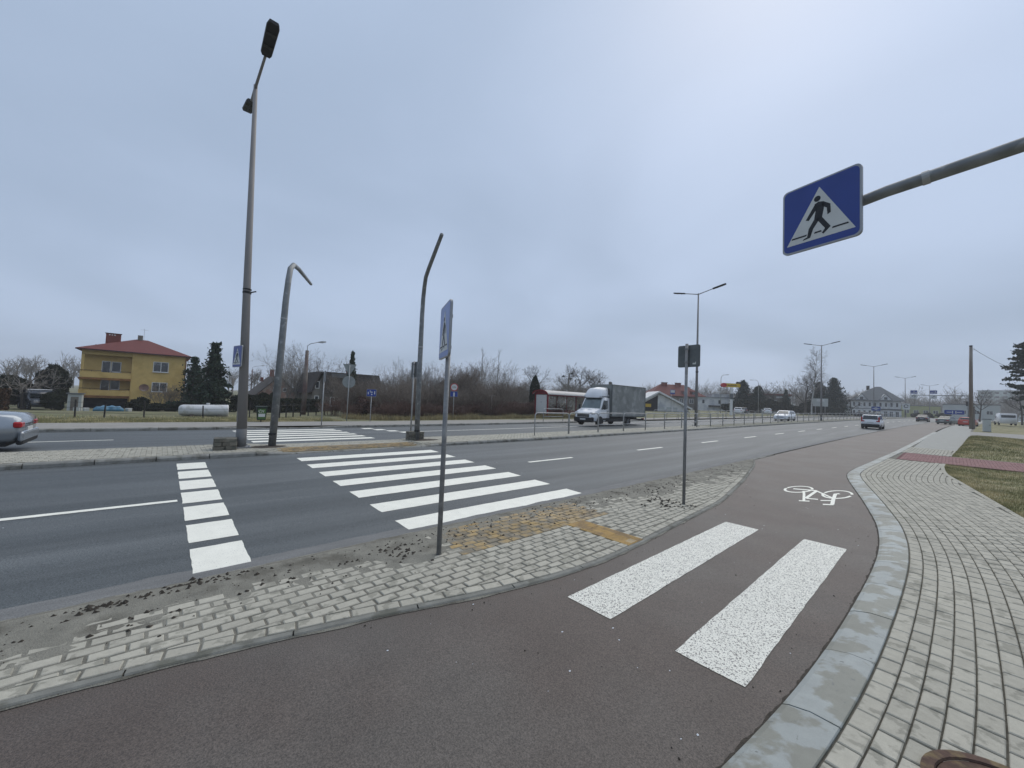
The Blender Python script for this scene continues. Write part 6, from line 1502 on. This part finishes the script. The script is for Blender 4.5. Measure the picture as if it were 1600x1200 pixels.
dr = strip([.5, 2.5, 5, 9.2], frange(54, 67, 1.5), 0, m_fpave, 'driveway', zf=lambda u, y: rise(y)+.062); struct(dr, 'plain grey driveway crossing the lawn')
bl = MB(); bl.recalc = False; rg = random.Random(55)
def blade(mb, x, y, z, h, wd):
    a = rg.uniform(0, 6.283); b_ = rg.uniform(0, 6.283); lx_, ly_ = math.cos(b_)*h*.5*rg.random(), math.sin(b_)*h*.5*rg.random(); o = len(mb.v); cx, cy_ = math.cos(a)*wd, math.sin(a)*wd
    mb.v += [(x-cx, y-cy_, z-.01), (x+cx, y+cy_, z-.01), (x+lx_, y+ly_, z+h)]; mb.f.append((o, o+1, o+2))
def lawn_z(u, y, ya, yb, hum, umax=9):
    l = interp(GRS, y); f = math.sqrt(max(0, (u-l)/(umax-l))); return rise(y)+.05+hum*math.sin(math.pi*min(1, f*1.6))*math.sin(math.pi*(y-ya)/(yb-ya))
for i in range(60000):
    y = 4+19*rg.random(); l = interp(GRS, y); u = l+(rg.random()**1.5)*3.8; h = rg.uniform(.02, .075)*(1+.8*max(0, fbm(u, y, .9, 2))); blade(bl, u+curve(y), y, lawn_z(u, y, -8, 23, .05), h, .0045)
for i in range(38000):
    y = 27.5+27*rg.random(); l = interp(GRS, y); u = l+(rg.random()**1.4)*6; h = rg.uniform(.03, .10)*(1+1.2*max(0, fbm(u, y, .6, 2))); blade(bl, u+curve(y), y, lawn_z(u, y, 27.4, 55, .35), h, .009)
o = bl.build('lawn_grass', m_blade); o['kind'] = 'stuff'; o['label'] = 'short winter grass blades on the right-hand lawns'; o['category'] = 'grass'
dg = MB(); dg.recalc = False
for i in range(30000):
    y = rg.uniform(-14, 9); x = -26.05-abs(rg.gauss(0, 2.2)); blade(dg, x, y, terr(x, y)-.01, rg.uniform(.04, .13), .012)
o = dg.build('verge_grass', m_blade); o['kind'] = 'stuff'; o['label'] = 'winter grass on the verge before the garden fence'; o['category'] = 'grass'
dg = MB(); dg.recalc = False
for i in range(26000):
    y = rg.uniform(10, 40); x = -26.9-abs(rg.gauss(0, 1.0))-max(0, 12-y)*.8; blade(dg, x+curve(y), y, terr(x, y)-.02, rg.uniform(.20, .80)*rg.uniform(.4, 1)*(.5+.7*max(0, fbm(0, y, .5, 2)+.3)), .014)
o = dg.build('dry_grass', m_dry); o['kind'] = 'stuff'; o['label'] = 'straw coloured dry grass at the foot of the far thicket'; o['category'] = 'grass'
# wet snow grains lying on the asphalt
sg = MB(); sg.recalc = False
for i in range(130):
    if i % 2: y = rg.uniform(1, 14); u = rg.uniform(interp(ISL, y)+.1, interp(KRB, y)-.1)
    else: y = rg.uniform(-2, 20); u = rg.uniform(XM0+.3, XN-.3)
    x, yy, z = W(u, y, .006); s = rg.choice((.003, .004, .005, .008)); n0 = len(sg.v)
    for k in range(5): a = 2*math.pi*k/5; sg.v.append((x+s*math.cos(a), yy+s*1.5*math.sin(a)*rg.uniform(.6, 1.2), z))
    sg.v.append((x, yy, z+s*.6)); sg.f += [(n0+k, n0+(k+1) % 5, n0+5) for k in range(5)]
o = sg.build('snow_grains', mat('wet_snow', (.62, .65, .68), rough=.6, var=.1)); o['kind'] = 'stuff'; o['label'] = 'few wet snow grains lying on the asphalt'; o['category'] = 'snow'
# ------------------------------------------------------------------ the damp air
hm = bpy.data.materials.new('damp_air'); hm.use_nodes = True; hn = hm.node_tree
for n_ in list(hn.nodes): hn.nodes.remove(n_)
ho = hn.nodes.new('ShaderNodeOutputMaterial'); pv = hn.nodes.new('ShaderNodeVolumePrincipled')
pv.inputs['Color'].default_value = (.95, .97, .995, 1); pv.inputs['Density'].default_value = 0.0008; pv.inputs['Anisotropy'].default_value = 0.2
hn.links.new(pv.outputs[0], ho.inputs['Volume'])
hz_b = MB().box((100, 350, 12.5), (2110, 2010, 33)); hz_o = hz_b.build('haze', hm); hz_o['kind'] = 'stuff'; hz_o['label'] = 'thin damp haze over the whole street'; hz_o['category'] = 'haze'
